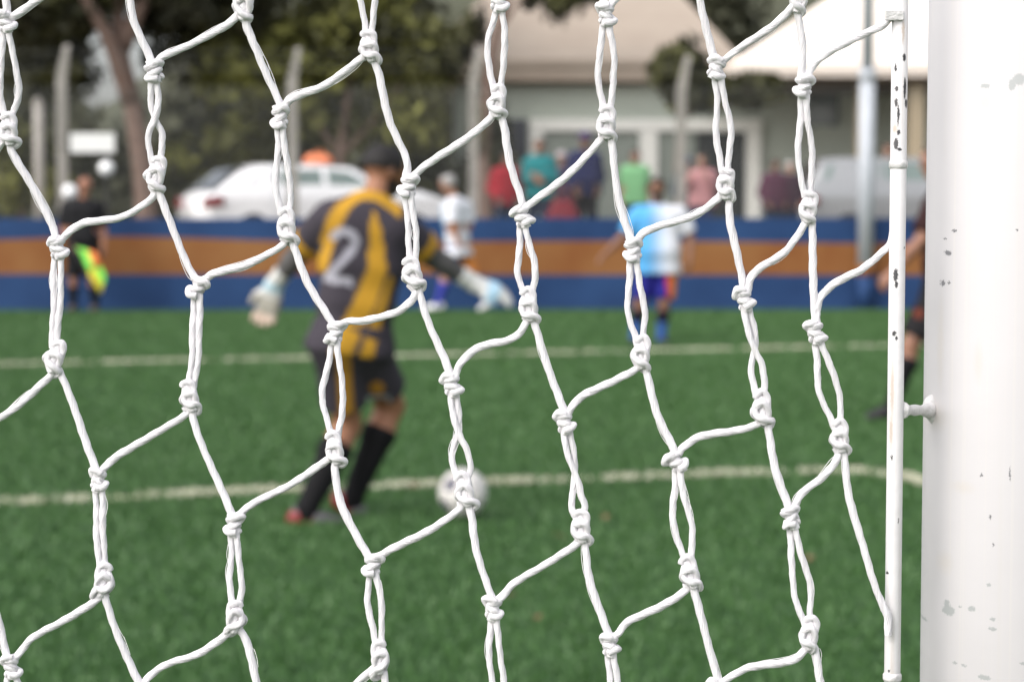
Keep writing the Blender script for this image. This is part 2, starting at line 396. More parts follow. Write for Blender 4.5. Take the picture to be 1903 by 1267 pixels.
# ------------------------------------------------------------------ trees and shrubs
m_bark = mat('bark', lin(122, 102, 92), 0.9, noise=(7, 0.5, lin(88, 72, 64)), bump=(20, 0.6, 0.03))
m_leaf = mat('foliage', (0.05, 0.07, 0.02), 0.6, spec=0.25, attr='Col')
def leaves(clumps, n, size, cA, cB, bright=0.25):
    """clumps: (centre, radii). leaf quads spread through each clump; a leaf is cA..cB"""
    vol = np.array([np.prod(r) for _, r in clumps]); vol = vol / vol.sum()
    V, C = [], []
    for (c, r), f in zip(clumps, vol):
        k = max(12, int(n * f))
        d = rng.normal(size=(k, 3)); d /= np.linalg.norm(d, axis=1)[:, None]
        rad = rng.uniform(0.25, 1.0, k) ** 0.5
        # sub clumps: pull leaves towards a few twig ends
        tw = rng.normal(size=(max(4, k // 70), 3)); tw /= np.linalg.norm(tw, axis=1)[:, None]; tw *= rng.uniform(0.5, 1.0, len(tw))[:, None]
        pos = d * rad[:, None]; j = rng.integers(0, len(tw), k); pos = 0.3 * pos + 0.7 * tw[j] + rng.normal(0, 0.10, (k, 3))
        pos = np.asarray(c) + pos * np.asarray(r)
        u = rng.normal(size=(k, 3)); u /= np.linalg.norm(u, axis=1)[:, None]
        w = np.cross(u, rng.normal(size=(k, 3))); w /= np.linalg.norm(w, axis=1)[:, None] + 1e-9
        s = size * rng.uniform(0.6, 1.3, k)[:, None]
        V.append(np.stack([pos - u * s, pos - w * s * 0.45, pos + u * s, pos + w * s * 0.45], 1).reshape(-1, 3))
        tone = np.clip(rng.normal(bright, 0.36, len(tw))[j] + rng.normal(0, 0.10, k), 0, 1)[:, None]
        C.append(np.repeat(np.asarray(cA) * (1 - tone) + np.asarray(cB) * tone, 4, axis=0))
    V = np.vstack(V); C = np.vstack(C)
    return V, np.arange(len(V)).reshape(-1, 4), C
def tree(name, label, base, trunk_pts, r0, limbs, clumps, n, size, cA, cB, bright=0.25, group=None, cat='tree', trunk_name='trunk'):
    t = empty(name, base, label, cat, group)
    if trunk_pts is not None:
        c = catmull(trunk_pts, 5); mb = MB()
        mb.tube(c, np.linspace(r0, r0 * 0.45, len(c)), 10)
        for lb in limbs:
            cc = catmull(lb[0], 4); mb.tube(cc, np.linspace(lb[1], lb[1] * 0.3, len(cc)), 7)
        mb.build(trunk_name, m_bark, t, True)
    V, F, C = leaves(clumps, n, size, cA, cB, bright)
    o = link('crown' if trunk_name == 'trunk' else 'foliage', arr_mesh(name + '_crown', V, F, col=C), m_leaf, t, False); o['kind'] = 'stuff'
    return t
def cl(px, py, y, rx, ry, rz): return (P(px, py, y), (rx * y / FPX, ry, rz * y / FPX))
DG, OL, YG = (0.034, 0.035, 0.021), (0.118, 0.120, 0.046), (0.235, 0.24, 0.066)
ty = 39.0
tree('broadleaf_tree', 'dark broad tree with a thick brown leaning trunk behind the left fence', (*P(275, 420, ty)[:2], 0.65),
     [(*P(275, 470, ty)[:2], 0.6), P(268, 330, ty), P(245, 190, ty), P(225, 90, ty), P(205, -120, ty)], 0.24,
     [([P(245, 190, ty), P(195, 60, ty - .5), P(120, -60, ty - .8)], 0.2), ([P(225, 90, ty), P(262, 10, ty), P(330, -120, ty + .6)], 0.2)],
     [cl(60, -20, ty, 190, 1.8, 120), cl(200, -120, ty + .5, 220, 2, 150), cl(390, -40, ty + 1, 170, 1.8, 120), cl(330, 60, ty + 2.2, 110, 1, 70), cl(90, 110, ty + 2.5, 120, 1, 90)],
     15000, 0.17, DG, OL, 0.24)
tree('olive_tree', 'bushy olive green tree standing behind the white car', (*P(640, 420, 41)[:2], 0.65),
     [(*P(640, 470, 41)[:2], 0.6), P(632, 300, 41), P(655, 120, 41)], 0.11,
     [([P(635, 300, 41), P(560, 180, 41), P(480, 80, 41)], 0.05), ([P(635, 290, 41), P(730, 180, 41), P(800, 60, 41)], 0.05)],
     [cl(480, 120, 41, 130, 1.3, 110), cl(640, 60, 41.4, 150, 1.5, 130), cl(780, 110, 41, 85, 1.2, 110), cl(420, 260, 41.6, 110, 1.1, 70), cl(760, 230, 41.5, 95, 1.2, 90), cl(600, 230, 41.8, 120, 1.2, 80), cl(640, -120, 42, 240, 1.6, 100)],
     17000, 0.15, DG, YG, 0.50)
tree('small_tree', 'small dark tree with a thin brown trunk in front of the clubhouse roof', (*P(1264, 420, 36)[:2], 0.65),
     [(*P(1264, 470, 36)[:2], 0.6), P(1262, 320, 36), P(1268, 200, 36), P(1275, 120, 36)], 0.11,
     [([P(1266, 220, 36), P(1330, 180, 36), P(1400, 165, 36)], 0.05)],
     [cl(1268, 130, 36, 60, 0.7, 82), cl(1300, 170, 36.2, 60, 0.6, 50), cl(1400, 168, 36.2, 62, 0.6, 42), cl(1345, 175, 36, 40, 0.5, 34)],
     5200, 0.12, DG, OL, 0.42)
tree('overhanging_tree', 'tall sparse tree whose leafy twigs hang before the beige roof', (*P(905, 420, 40)[:2], 0.65),
     [(*P(905, 470, 40)[:2], 0.6), P(900, 250, 40), P(925, 60, 40), P(985, -140, 40)], 0.14,
     [([P(925, 60, 40), P(1000, -30, 40), P(1090, 20, 40)], 0.05)],
     [cl(1040, -10, 40, 90, 0.6, 52), cl(990, -120, 40, 200, 1, 80), cl(905, 250, 40.4, 45, 0.8, 120), cl(862, 60, 40.2, 45, 0.7, 90)],
     5000, 0.13, DG, OL, 0.25)
tree('round_tree', 'round green tree behind the pavilion pillar at the right', (*P(1660, 420, 46)[:2], 0.65),
     [(*P(1660, 460, 46)[:2], 0.6), P(1662, 200, 46)], 0.14, [],
     [cl(1660, 230, 46, 42, 0.9, 110), cl(1740, 250, 46, 60, 0.9, 90)], 2600, 0.14, DG, OL, 0.35)
for k, (px, py, y, rx, rz, lab, br) in enumerate([
        (40, 300, 40, 85, 90, 'dusty yellowish shrub at the far left behind the fence', 0.5),
        (330, 330, 41, 80, 80, 'dark shrub between the brown trunk and the white car', 0.12),
        (500, 300, 43.5, 130, 90, 'dark hedge shrub directly behind the white car roof', 0.08),
        (760, 330, 42.5, 110, 90, 'dark shrub behind the keeper and beside the fence post', 0.08),
        (905, 330, 42, 55, 90, 'dark green shrub left of the red jacketed spectator', 0.15)]):
    tree('shrub', lab, (*P(px, 420, y)[:2], 0.65), [(*P(px, 450, y)[:2], 0.6), P(px, 330, y)], 0.08, [([P(px, 370, y), P(px - 20, 330, y), P(px - 40, 300, y)], 0.04)],
         [cl(px, py, y, rx, 0.9, rz), cl(px - rx * .4, py + 40, y - .2, rx * .6, 0.7, rz * .6), cl(px + rx * .45, py + 30, y - .2, rx * .6, 0.7, rz * .6)], 2600, 0.13, DG, YG, br, cat='shrub', trunk_name='stem')
# far wood: one dense mass of dark crowns with hollow gaps
cl_far = [((x_ + rng.uniform(-1, 1), 62 + rng.uniform(-2, 6), z_), (rng.uniform(2.2, 3.4), 2.0, rng.uniform(2.0, 3.0))) for x_ in np.arange(-34, 34, 3.0) for z_ in (1.5, 4.5, 8.0, 11.0) if not (-16.5 < x_ < -9.5 and z_ > 5.5)]
V, F, C = leaves(cl_far, 42000, 0.34, (0.055, 0.056, 0.040), (0.13, 0.135, 0.085), 0.35)
tag(link('woodland', arr_mesh('woodland', V, F, col=C), m_leaf, None, False), 'far dark woodland beyond the fence and the buildings', 'woodland', kind='stuff')
hv = []; hf = []
hx = np.linspace(-120, 120, 70)
for i, x_ in enumerate(hx):
    z_ = (13 + 3 * math.sin(x_ * .11) + 1.5 * math.sin(x_ * .37 + 1)) * (1 - .66 * math.exp(-((x_ + 18) / 4.5) ** 2))
    hv += [(x_, 72, 0.6), (x_, 76 + 2 * math.sin(x_ * .3), z_ * .55), (x_, 84, z_), (x_, 130, z_ * .7)]
for i in range(len(hx) - 1):
    for j in range(3): hf.append((4*i + j, 4*i + 4 + j, 4*i + 5 + j, 4*i + 1 + j))
tag(MB().add(hv, hf).build('wooded_hill', mat('wooded_slope', (0.06, 0.065, 0.045), 0.9, noise=(0.6, 0.8, (0.11, 0.115, 0.075)), bump=(1.2, 1, 0.5)), None, True), kind='structure')
# ------------------------------------------------------------------ people: smooth bodies from blended tapered limbs
def nrm(v): v = np.asarray(v, float); return v / (np.linalg.norm(v) + 1e-12)
def surfnets(Fd, org, h):
    nx, ny, nz = Fd.shape; s = Fd < 0
    corners = [(i, j, k) for i in (0, 1) for j in (0, 1) for k in (0, 1)]
    def sub(A, c): return A[c[0]:nx-1+c[0], c[1]:ny-1+c[1], c[2]:nz-1+c[2]]
    acc = np.zeros((nx-1, ny-1, nz-1, 3)); cnt = np.zeros((nx-1, ny-1, nz-1))
    for a in corners:
        for ax in range(3):
            if a[ax] == 0:
                b = list(a); b[ax] = 1; fa, fb = sub(Fd, a), sub(Fd, b)
                m = (fa < 0) != (fb < 0)
                t = np.where(m, fa / np.where(m, fa - fb, 1), 0)
                for q in range(3): acc[..., q] += np.where(m, (a[q] + (t if q == ax else 0)), 0)
                cnt += m
    act = cnt > 0; idx = -np.ones(act.shape, np.int64); idx[act] = np.arange(act.sum())
    cells = np.argwhere(act); V = np.asarray(org) + h * (cells + acc[act] / cnt[act][:, None])
    Fs = []
    for ax in range(3):
        o1, o2 = [(1, 2), (2, 0), (0, 1)][ax]
        sl0 = [slice(1, -1)] * 3; sl1 = [slice(1, -1)] * 3
        sl0[ax] = slice(0, Fd.shape[ax] - 1); sl1[ax] = slice(1, Fd.shape[ax])
        A, B = s[tuple(sl0)], s[tuple(sl1)]
        loc = np.argwhere(A != B)
        if not len(loc): continue
        flip = A[tuple(loc.T)]
        e = loc.copy()
        for q in range(3):
            if q != ax: e[:, q] += 1
        def at(d1, d2):
            c = e.copy(); c[:, o1] += d1; c[:, o2] += d2; return idx[tuple(c.T)]
        q4 = np.column_stack([at(-1, -1), at(0, -1), at(0, 0), at(-1, 0)])
        q4[~flip] = q4[~flip][:, ::-1]
        Fs.append(q4)
    return V, np.vstack(Fs)
def cap(p, a, b, ra, rb):
    a = np.asarray(a, float); b = np.asarray(b, float); d = b - a; L = np.dot(d, d) + 1e-12
    h = np.clip(((p - a) @ d) / L, 0, 1)
    return np.linalg.norm(p - a - h[..., None] * d, axis=-1) - (ra + h * (rb - ra))
def smin(a, b, k):
    h = np.clip(0.5 + 0.5 * (b - a) / k, 0, 1); return b + (a - b) * h - k * h * (1 - h)
def sdf_mesh(prims, h, k=0.03, infl=0.0, cuts=(), pad=0.03):
    """prims: list of (a, b, ra, rb[, k]); cuts: (point, normal) half-spaces removed"""
    pts = np.array([q for pr in prims for q in (pr[0], pr[1])]); r = max(max(pr[2], pr[3]) for pr in prims) + infl + pad
    lo, hi = pts.min(0) - r, pts.max(0) + r
    n = np.ceil((hi - lo) / h).astype(int) + 1
    g = np.stack(np.meshgrid(*[lo[i] + h * np.arange(n[i]) for i in range(3)], indexing='ij'), -1)
    D = None
    for pr in prims:
        d = cap(g, *pr[:4]) - infl; kk = pr[4] if len(pr) > 4 else k
        D = d if D is None else smin(D, d, kk)
    for c in cuts:
        if callable(c): D = np.maximum(D, c(g))
        else: D = np.maximum(D, (g - np.asarray(c[0])) @ nrm(c[1]))
    D[0] = D[-1] = 1; D[:, 0] = D[:, -1] = 1; D[:, :, 0] = D[:, :, -1] = 1
    return surfnets(D, lo, h)
m_skin = mat('skin', (0.3, 0.16, 0.1), 0.5, spec=0.35, attr='Col', noise=(40, 0.12, None))
m_cloth = mat('cloth', (0.2, 0.2, 0.2), 0.8, spec=0.2, attr='Col', noise=(60, 0.15, None), bump=(25, 0.35, 0.01))
m_hair = mat('hair', lin(28, 22, 20), 0.7, attr='Col', noise=(80, 0.4, None))
m_shoe = mat('shoe', lin(40, 40, 44), 0.5, attr='Col')

def hand_prims(w, d, up, s=1.0, curl=0.35, fat=1.0, spread=0.10, thumb=1):
    """palm and five fingers from the wrist w along d; `up` is the back of the hand"""
    d = nrm(d); up = nrm(up - d * np.dot(up, d)); side = np.cross(d, up) * thumb
    pr = []
    pl = 0.085 * s
    for o in (-0.026, 0.0, 0.024):
        pr.append((w + side * o * 0.6 * s, w + d * pl + side * o * s, 0.017 * s * fat, 0.0165 * s * fat, 0.012))
    for i, (o, L) in enumerate(((0.031, 0.066), (0.010, 0.075), (-0.011, 0.070), (-0.031, 0.053))):
        base = w + d * pl + side * o * s; dd = nrm(d + side * o / 0.03 * spread)
        p = base; c = 0.0
        for f, ra, rb in ((0.45, 0.0098, 0.0092), (0.32, 0.0092, 0.0085), (0.23, 0.0085, 0.0075)):
            c += curl; q = p + (dd * math.cos(c) - up * math.sin(c)) * L * f * s
            pr.append((p, q, ra * s * fat, rb * s * fat, 0.004)); p = q
    p = w + d * 0.022 * s + side * 0.022 * s; q = p + nrm(d * 0.7 + side * 0.75 - up * 0.25) * 0.045 * s
    pr.append((p, q, 0.014 * s * fat, 0.011 * s * fat, 0.008)); q2 = q + nrm(d * 0.95 + side * 0.3 - up * 0.3) * 0.032 * s
    pr.append((q, q2, 0.011 * s * fat, 0.009 * s * fat, 0.004))
    return pr
def merge(parts):
    V, F, C = [], [], []; k = 0
    for v, f, c in parts:
        c = np.asarray(c, float); c = np.broadcast_to(c, v.shape) if c.ndim == 1 else c
        V.append(v); F.append(f + k); C.append(c); k += len(v)
    return np.vstack(V), np.vstack(F), np.vstack(C)
def put(name, vfc, m, root):
    v, f, c = vfc
    return link(name, arr_mesh(name, v, f, col=c), m, root, True)

def person(label, J, look, skin, hair, group=None, H=1.75, torso_r=1.0, belly=0.0, shirt=None, sleeve=0.85, sleeve_long=False, shorts=None, short_len=0.8,
           trousers=None, socks=None, sock_top=0.1, shoe=None, toes=None, beard=None, hair_cut=0.25, cap_col=None, res=0.016, gloves=None, undersleeve=None,
           shirt_fn=None, short_fn=None, hem=0.06, shoe_fn=None, lean_up=None, hood=None, leg_r=1.0, hair_low=-.035, hand_curl=0.35, visor=False):
    s = H / 1.75
    J = {k: np.asarray(v, float) for k, v in J.items()}
    pel = (J['hL'] + J['hR']) / 2
    up = nrm(J['neck'] - pel); rt = nrm(J['sR'] - J['sL']); rt = nrm(rt - up * np.dot(rt, up)); fw = nrm(np.cross(up, rt))
    rtp = nrm(J['hR'] - J['hL']); 
    base = np.array(((J['aL'] + J['aR'])[0] / 2, (J['aL'] + J['aR'])[1] / 2, min(J['aL'][2], J['aR'][2]) - 0.07 * s))
    root = empty('person', base, label, 'person', group)
    nb = J['neck']; tl = np.linalg.norm(nb - pel)
    c1 = nb - up * tl * 0.22; c2 = nb - up * tl * 0.45; wa = nb - up * tl * 0.72
    R = torso_r * s
    tors = [(nb - up * .055 * s - rt * .03 * s, nb - up * .055 * s + rt * .03 * s, .064 * s, .064 * s, .04), (nb - up * .045 * s - rt * .02 * s, J['sL'] - up * .012 * s, .056 * s, .050 * s, .04), (nb - up * .045 * s + rt * .02 * s, J['sR'] - up * .012 * s, .056 * s, .050 * s, .04),
            (c1 - rt * .085 * R, c1 + rt * .085 * R, .112 * R, .112 * R, .06), (c2 - rt * .075 * R, c2 + rt * .075 * R, .112 * R, .112 * R, .06),
            (wa - rt * .065 * R + fw * belly * .5, wa + rt * .065 * R + fw * belly * .5, .104 * R + belly * .5, .104 * R + belly * .5, .08),
            (pel - rtp * .075 * R, pel + rtp * .075 * R, .108 * R, .108 * R, .08)]
    arms, legs, upper, fore, thigh, calf = [], [], {}, {}, {}, {}
    for q in 'LR':
        upper[q] = (J['s' + q], J['e' + q], .054 * s, .043 * s, .03); mid = J['e' + q] + (J['w' + q] - J['e' + q]) * .3
        fore[q] = [(J['e' + q], mid, .042 * s, .043 * s, .02), (mid, J['w' + q], .043 * s, .028 * s, .02)]
        thigh[q] = (J['h' + q], J['k' + q], .088 * s * leg_r, .056 * s * leg_r, .03); cm = J['k' + q] + (J['a' + q] - J['k' + q]) * .3 - fw * .012
        calf[q] = [(J['k' + q], cm, .054 * s * leg_r, .058 * s * leg_r, .025), (cm, J['a' + q], .058 * s * leg_r, .036 * s * leg_r, .03)]
        arms += [upper[q]] + fore[q]; legs += [thigh[q]] + calf[q]
    foot = {}
    for q in 'LR':
        a = J['a' + q]; t = nrm((toes or {}).get(q, fw * (1, 1, 0)))
        foot[q] = (a, t)
    fprims = [(foot[q][0] - (0, 0, .03 * s), foot[q][0] + foot[q][1] * .13 * s - (0, 0, .045 * s), .036 * s, .026 * s, .02) for q in 'LR']
    # head: skull, face, nose, jaw, ears, neck
    hd = J['head']; lk = nrm(look); hu = nrm((lean_up if lean_up is not None else nrm(hd - nb) * 0.4 + np.array((0, 0, 0.6)))); lk = nrm(lk - hu * np.dot(lk, hu)); hr = np.cross(lk, hu)
    hs_ = s
    head = [(hd + hu * .035 * hs_ - lk * .018 * hs_, hd + hu * .035 * hs_ + lk * .015 * hs_, .083 * hs_, .080 * hs_, .03), (hd + lk * .03 * hs_, hd - hu * .055 * hs_ + lk * .045 * hs_, .064 * hs_, .042 * hs_, .03),
            (hd - hu * .07 * hs_ + lk * .055 * hs_, hd - hu * .068 * hs_ + lk * .06 * hs_, .026 * hs_, .022 * hs_, .02),
            (hd + lk * .092 * hs_ + hu * .012 * hs_, hd + lk * .106 * hs_ - hu * .018 * hs_, .009 * hs_, .014 * hs_, .014),
            (hd + hu * .028 * hs_ + lk * .078 * hs_ - hr * .03 * hs_, hd + hu * .028 * hs_ + lk * .078 * hs_ + hr * .03 * hs_, .014 * hs_, .014 * hs_, .014)]
    for sg in (-1, 1):
        head.append((hd + hr * sg * .078 * hs_ + hu * .015 * hs_, hd + hr * sg * .081 * hs_ - hu * .02 * hs_, .014 * hs_, .010 * hs_, .006))
    neck = [(nb - up * .05 * s, hd - hu * .03 * s - lk * .012 * s, .060 * s, .052 * s, .02)]
    skin = np.asarray(skin)
    bv, bf = sdf_mesh(tors + arms + legs + fprims + neck, res)
    hv_, hf_ = sdf_mesh(head + neck, min(res, .009))
    hc = np.tile(skin, (len(hv_), 1)); L = hv_ - hd
    fx, fy_, fz = L @ hr, L @ lk, L @ hu
    for sg in (-1, 1):
        e = (np.hypot(fx - sg * .031 * s, (fz - .008 * s) * 1.5) < .014 * s) & (fy_ > .05 * s); hc[e] = (0.03, 0.02, 0.015)
        br = (np.abs(fx - sg * .031 * s) < .02 * s) & (np.abs(fz - .030 * s) < .006 * s) & (fy_ > .05 * s); hc[br] = np.asarray(hair if hair is not None else (.05, .03, .025)) * .8
    if hair_low > 0 and hair is not None:
        fd = np.clip((fz + .045 * s) / (.075 * s), 0, 1)[:, None] * (fy_ < .045 * s)[:, None] * .85; hc = hc * (1 - fd) + np.asarray(hair) * fd
    mo = (np.abs(fx) < .024 * s) & (np.abs(fz + .052 * s) < .007 * s) & (fy_ > .05 * s); hc[mo] = skin * (0.75, .5, .5)
    if beard is not None:
        bd = (fz < -.03 * s) & (fz > -.12 * s) & (fy_ > .0 * s); hc[bd & ~mo] = beard
    parts = [(bv, bf, skin), (hv_, hf_, hc)]
    for q in 'LR':
        if gloves is None or q not in gloves:
            dd = nrm(J['w' + q] - J['e' + q]); th = 1 if q == 'L' else -1
            pr = hand_prims(J['w' + q], dd, (rt if q == 'R' else -rt) * .8 + fw * .3, s, curl=hand_curl, thumb=-th)
            v, f = sdf_mesh([(J['w' + q] - dd * .05, J['w' + q], .03 * s, .026 * s, .012)] + pr, .0058)
            parts.append((v, f, skin))
    put('body', merge(parts), m_skin, root)
    # hair / cap
    if hair is not None and cap_col is None:
        v, f = sdf_mesh(head[:1] , .010, infl=.010 * s, cuts=[(hd + hu * .03 * s + lk * .055 * s, lk * .75 - hu * hair_cut), (hd + hu * hair_low * s, -hu)])
        put('hair', (v, f, np.tile(hair, (len(v), 1))), m_hair, root)
    if cap_col is not None:
        v, f = sdf_mesh(head[:1], .010, infl=.016 * s, cuts=[(hd + hu * .045 * s, -hu - lk * .1)])
        br = sdf_mesh([(hd + hu * .058 * s + lk * .09 * s - hr * .03 * s, hd + hu * .054 * s + lk * .13 * s + hr * 0.0, .02 * s, .03 * s), (hd + hu * .058 * s + lk * .09 * s + hr * .03 * s, hd + hu * .054 * s + lk * .13 * s, .02 * s, .03 * s)], .010,
                      cuts=[(hd + hu * .062 * s, hu), (hd + hu * .044 * s, -hu)])
        put('cap', merge([(v, f, np.asarray(cap_col)), (br[0], br[1], np.asarray(cap_col))]), m_cloth, root)
    frame = dict(nb=nb, pel=pel, up=up, rt=rt, fw=fw, tl=tl, J=J)
    if shirt is not None:
        pr = list(tors); cuts = [(pel - up * hem * s, -up), (nb + up * .045 * s, up)]
        k_ = 1.0
        for q in 'LR':
            a, b_ = J['s' + q], J['e' + q]; u = b_ - a
            if sleeve_long:
                pr += [(a, b_, .060 * s, .052 * s, .03), (b_, J['w' + q], .050 * s, .036 * s, .02)]
                w_, d_ = J['w' + q], nrm(J['w' + q] - b_)
                cuts.append((lambda w_, d_: (lambda g: np.where(np.linalg.norm(g - w_, axis=-1) < .10 * s, (g - w_) @ d_, -1.0)))(w_ - d_ * .005, d_))
            else:
                e = a + u * sleeve
                pr.append((a, e + nrm(u) * .05, .066 * s, .068 * s, .03))
                cuts.append((lambda e, d_: (lambda g: np.where(np.linalg.norm(g - e, axis=-1) < .16 * s, (g - e) @ d_, -1.0)))(e, nrm(u)))
        # a loose hem hanging over the hips
        pr.append((pel - rtp * .075 * R - up * hem * s, pel + rtp * .075 * R - up * hem * s, .110 * R, .110 * R, .08))
        v, f = sdf_mesh(pr, res * 0.85, infl=.016, cuts=cuts)
        c = shirt_fn(v, frame) if shirt_fn else np.tile(shirt, (len(v), 1))
        put('jacket' if sleeve_long else 'shirt', (v, f, c), m_cloth, root)
    if hood is not None:
        v, f = sdf_mesh([(nb - rt * .06 - up * .0, nb + rt * .06, .05 * s, .05 * s), (nb - fw * .05, nb - fw * .07 - up * .06, .06, .06)], .012, infl=.01)
        put('hood', (v, f, np.tile(hood, (len(v), 1))), m_cloth, root)
    lower = trousers if trousers is not None else shorts
    if lower is not None:
        pr = [tors[-1], (wa + (pel - wa) * .5 - rt * .07 * R, wa + (pel - wa) * .5 + rt * .07 * R, .10 * R, .10 * R, .05)]; cuts = [(pel + up * .09, up)]
        for q in 'LR':
            a, b_, c_ = J['h' + q], J['k' + q], J['a' + q]
            if trousers is not None:
                pr += [(a, b_, .092 * s, .066 * s, .03), (b_, c_, .066 * s, .052 * s, .02)]
                cuts.append((c_ - (0, 0, .03), (0, 0, -1)))
            else:
                e = a + (b_ - a) * short_len; u = nrm(b_ - a)
                pr.append((a, e + u * .06, .095 * s, .092 * s, .035))
                cuts.append((lambda e, u: (lambda g: np.where(np.linalg.norm(g - e, axis=-1) < .20 * s, (g - e) @ u, -1.0)))(e, u))
        v, f = sdf_mesh(pr, res * 0.85, infl=.014, cuts=cuts)
        c = short_fn(v, frame) if short_fn else np.tile(lower, (len(v), 1))
        put('trousers' if trousers is not None else 'shorts', (v, f, c), m_cloth, root)
    for i, q in enumerate('LR'):
        if socks is not None:
            col = socks[i] if isinstance(socks, list) else socks
            a, b_ = J['k' + q], J['a' + q]; e = a + (b_ - a) * sock_top
            v, f = sdf_mesh(calf[q] + [(b_, b_ - (0, 0, .02), .036 * s, .036 * s)], .011, infl=.008, cuts=[(e, a - b_)])
            cc = col(v, a, b_) if callable(col) else np.tile(col, (len(v), 1))
            put('sock', (v, f, cc), m_cloth, root)
        if shoe is not None:
            a, t = foot[q]; tz = np.array(t); sd = nrm(np.cross(tz, (0, 0, 1))); un = np.cross(sd, tz)
            b0 = a - un * .035 * s - tz * .035 * s; b1 = a + tz * .07 * s - un * .045 * s; b2 = a + tz * .165 * s - un * .052 * s
            v, f = sdf_mesh([(a - un * .0 - tz * .01, b0, .044 * s, .040 * s, .03), (b0, b1, .040 * s, .040 * s, .03), (b1 + sd * .008, b2 + sd * .006, .042 * s, .032 * s, .03), (b1 - sd * .008, b2 - sd * .012, .042 * s, .030 * s, .03)], .0085,
                            cuts=[(a - un * .074 * s, -un), (a + un * .035 * s, un)])
            cc = np.tile(shoe[i] if isinstance(shoe, list) else shoe, (len(v), 1))
            if shoe_fn: cc = shoe_fn(v, a, tz, un, cc)
            put('shoe', (v, f, cc), m_shoe, root)
        if undersleeve is not None:
            v, f = sdf_mesh([(J['s' + q] + (J['e' + q] - J['s' + q]) * .4, J['e' + q], .052 * s, .044 * s, .02)] + fore[q], .011, infl=.006, cuts=[(J['w' + q], J['w' + q] - J['e' + q])])
            put('sleeve', (v, f, np.tile(undersleeve, (len(v), 1))), m_cloth, root)
        if gloves is not None and q in gloves:
            d_, up_, col = gloves[q]; d_ = nrm(d_); th = 1 if q == 'L' else -1
            pr = hand_prims(J['w' + q] + d_ * .01, d_, np.asarray(up_, float), 1.18 * s, curl=.16, fat=1.45, spread=.14, thumb=-th)
            fd_ = nrm(J['w' + q] - J['e' + q]); v, f = sdf_mesh([(J['w' + q] - fd_ * .07, J['w' + q], .044 * s, .038 * s, .02), (J['w' + q], J['w' + q] + d_ * .02, .038 * s, .036 * s, .02)] + pr, .0065)
            put('glove', (v, f, col(v, J['w' + q], d_, nrm(up_))), m_cloth, root)
    return root

# --- the keeper, his back to the camera, running to the right
KZ = 9.12
def K(px, py, dz=0.0): return P(px, py, KZ + dz)
CH, YE, WH = np.array((0.050, 0.043, 0.055)), np.array((0.50, 0.27, 0.026)), np.array((0.42, 0.41, 0.47))
KJ = dict(head=K(713, 322, .10), neck=K(690, 370, .02), sL=K(614, 406, -.02), sR=K(738, 418, .02), eL=K(557, 468, .13), eR=K(800, 474, .16),
          wL=K(510, 528, .22), wR=K(880, 527, .26), hL=K(626, 640, -.02), hR=K(676, 640, .04), kL=K(645, 788, .15), kR=K(726, 752, .30),
          aL=K(568, 950, -.06), aR=K(654, 927, .20))
def keeper_shirt(v, fr):
    u = (v - fr['pel']) @ fr['rt']; t = np.clip(((v - fr['pel']) @ fr['up']) / fr['tl'], -.3, 1.2); back = ((v - fr['pel']) @ fr['fw']) < 0.03
    c = np.tile(CH, (len(v), 1))
    # image-space of the shirt: columns running from shoulders to hem, swung with the torso
    def stripe(cu, wu, t0=-.5, t1=2):
        m = (np.abs(u - cu(t)) < wu(t)) & (t > t0) & (t < t1); c[m] = YE
    I = lambda *pts: (lambda t: np.interp(t, [p[0] for p in pts], [p[1] for p in pts]))
    stripe(I((.2, -.20), (.6, -.175), (.83, -.150), (.93, -.120), (1.0, -.065), (1.1, -.03)), I((0, .030), (.7, .032), (.9, .034), (1.1, .03)), .46, 2)
    stripe(I((-.1, -.05), (.08, -.020), (.31, .030), (.54, .062), (.93, .010)), I((0, .046), (.31, .050), (.54, .042), (.8, .026), (.92, .006)), -.5, .92)
    stripe(I((-.1, .065), (.05, .076), (.45, .125)), I((0, .030), (.3, .020), (.5, .012)), -.5, .5)
    J = fr['J']
    for q in 'LR':
        a, b = J['s' + q], J['e' + q]; d = b - a; L = np.linalg.norm(d); w = ((v - a) @ d) / L / L; off = np.linalg.norm(v - a - np.clip(w, 0, 2)[:, None] * d, axis=1)
        m = (w > .25) & (off < .12); c[m] = CH; c[(w > .58) & (off < .12)] = YE
    c[(t > 1.0 - .75 * np.abs(u)) & (u > -.03) & (u < .13) & (t > .86)] = YE
    # the numeral 2 on the back
    x = u + .098; y = (t - .60) * fr['tl']
    h = .125
    d1 = np.abs(np.hypot(x, y - .055) - .048); arc = (d1 < .0165) & ((y - .055 > -.012) | (x > .02))
    arc &= ~((x < 0) & (y - .055 < .0))
    a0, a1 = np.array((.040, .030)), np.array((-.046, -.105)); ab = a1 - a0; hh = np.clip(((x - a0[0]) * ab[0] + (y - a0[1]) * ab[1]) / (ab @ ab), 0, 1)
    dg = np.hypot(x - a0[0] - hh * ab[0], y - a0[1] - hh * ab[1]) < .0165
    bs = (np.abs(y + .112) < .016) & (np.abs(x) < .062)
    c[(arc | dg | bs) & back] = WH
    return c
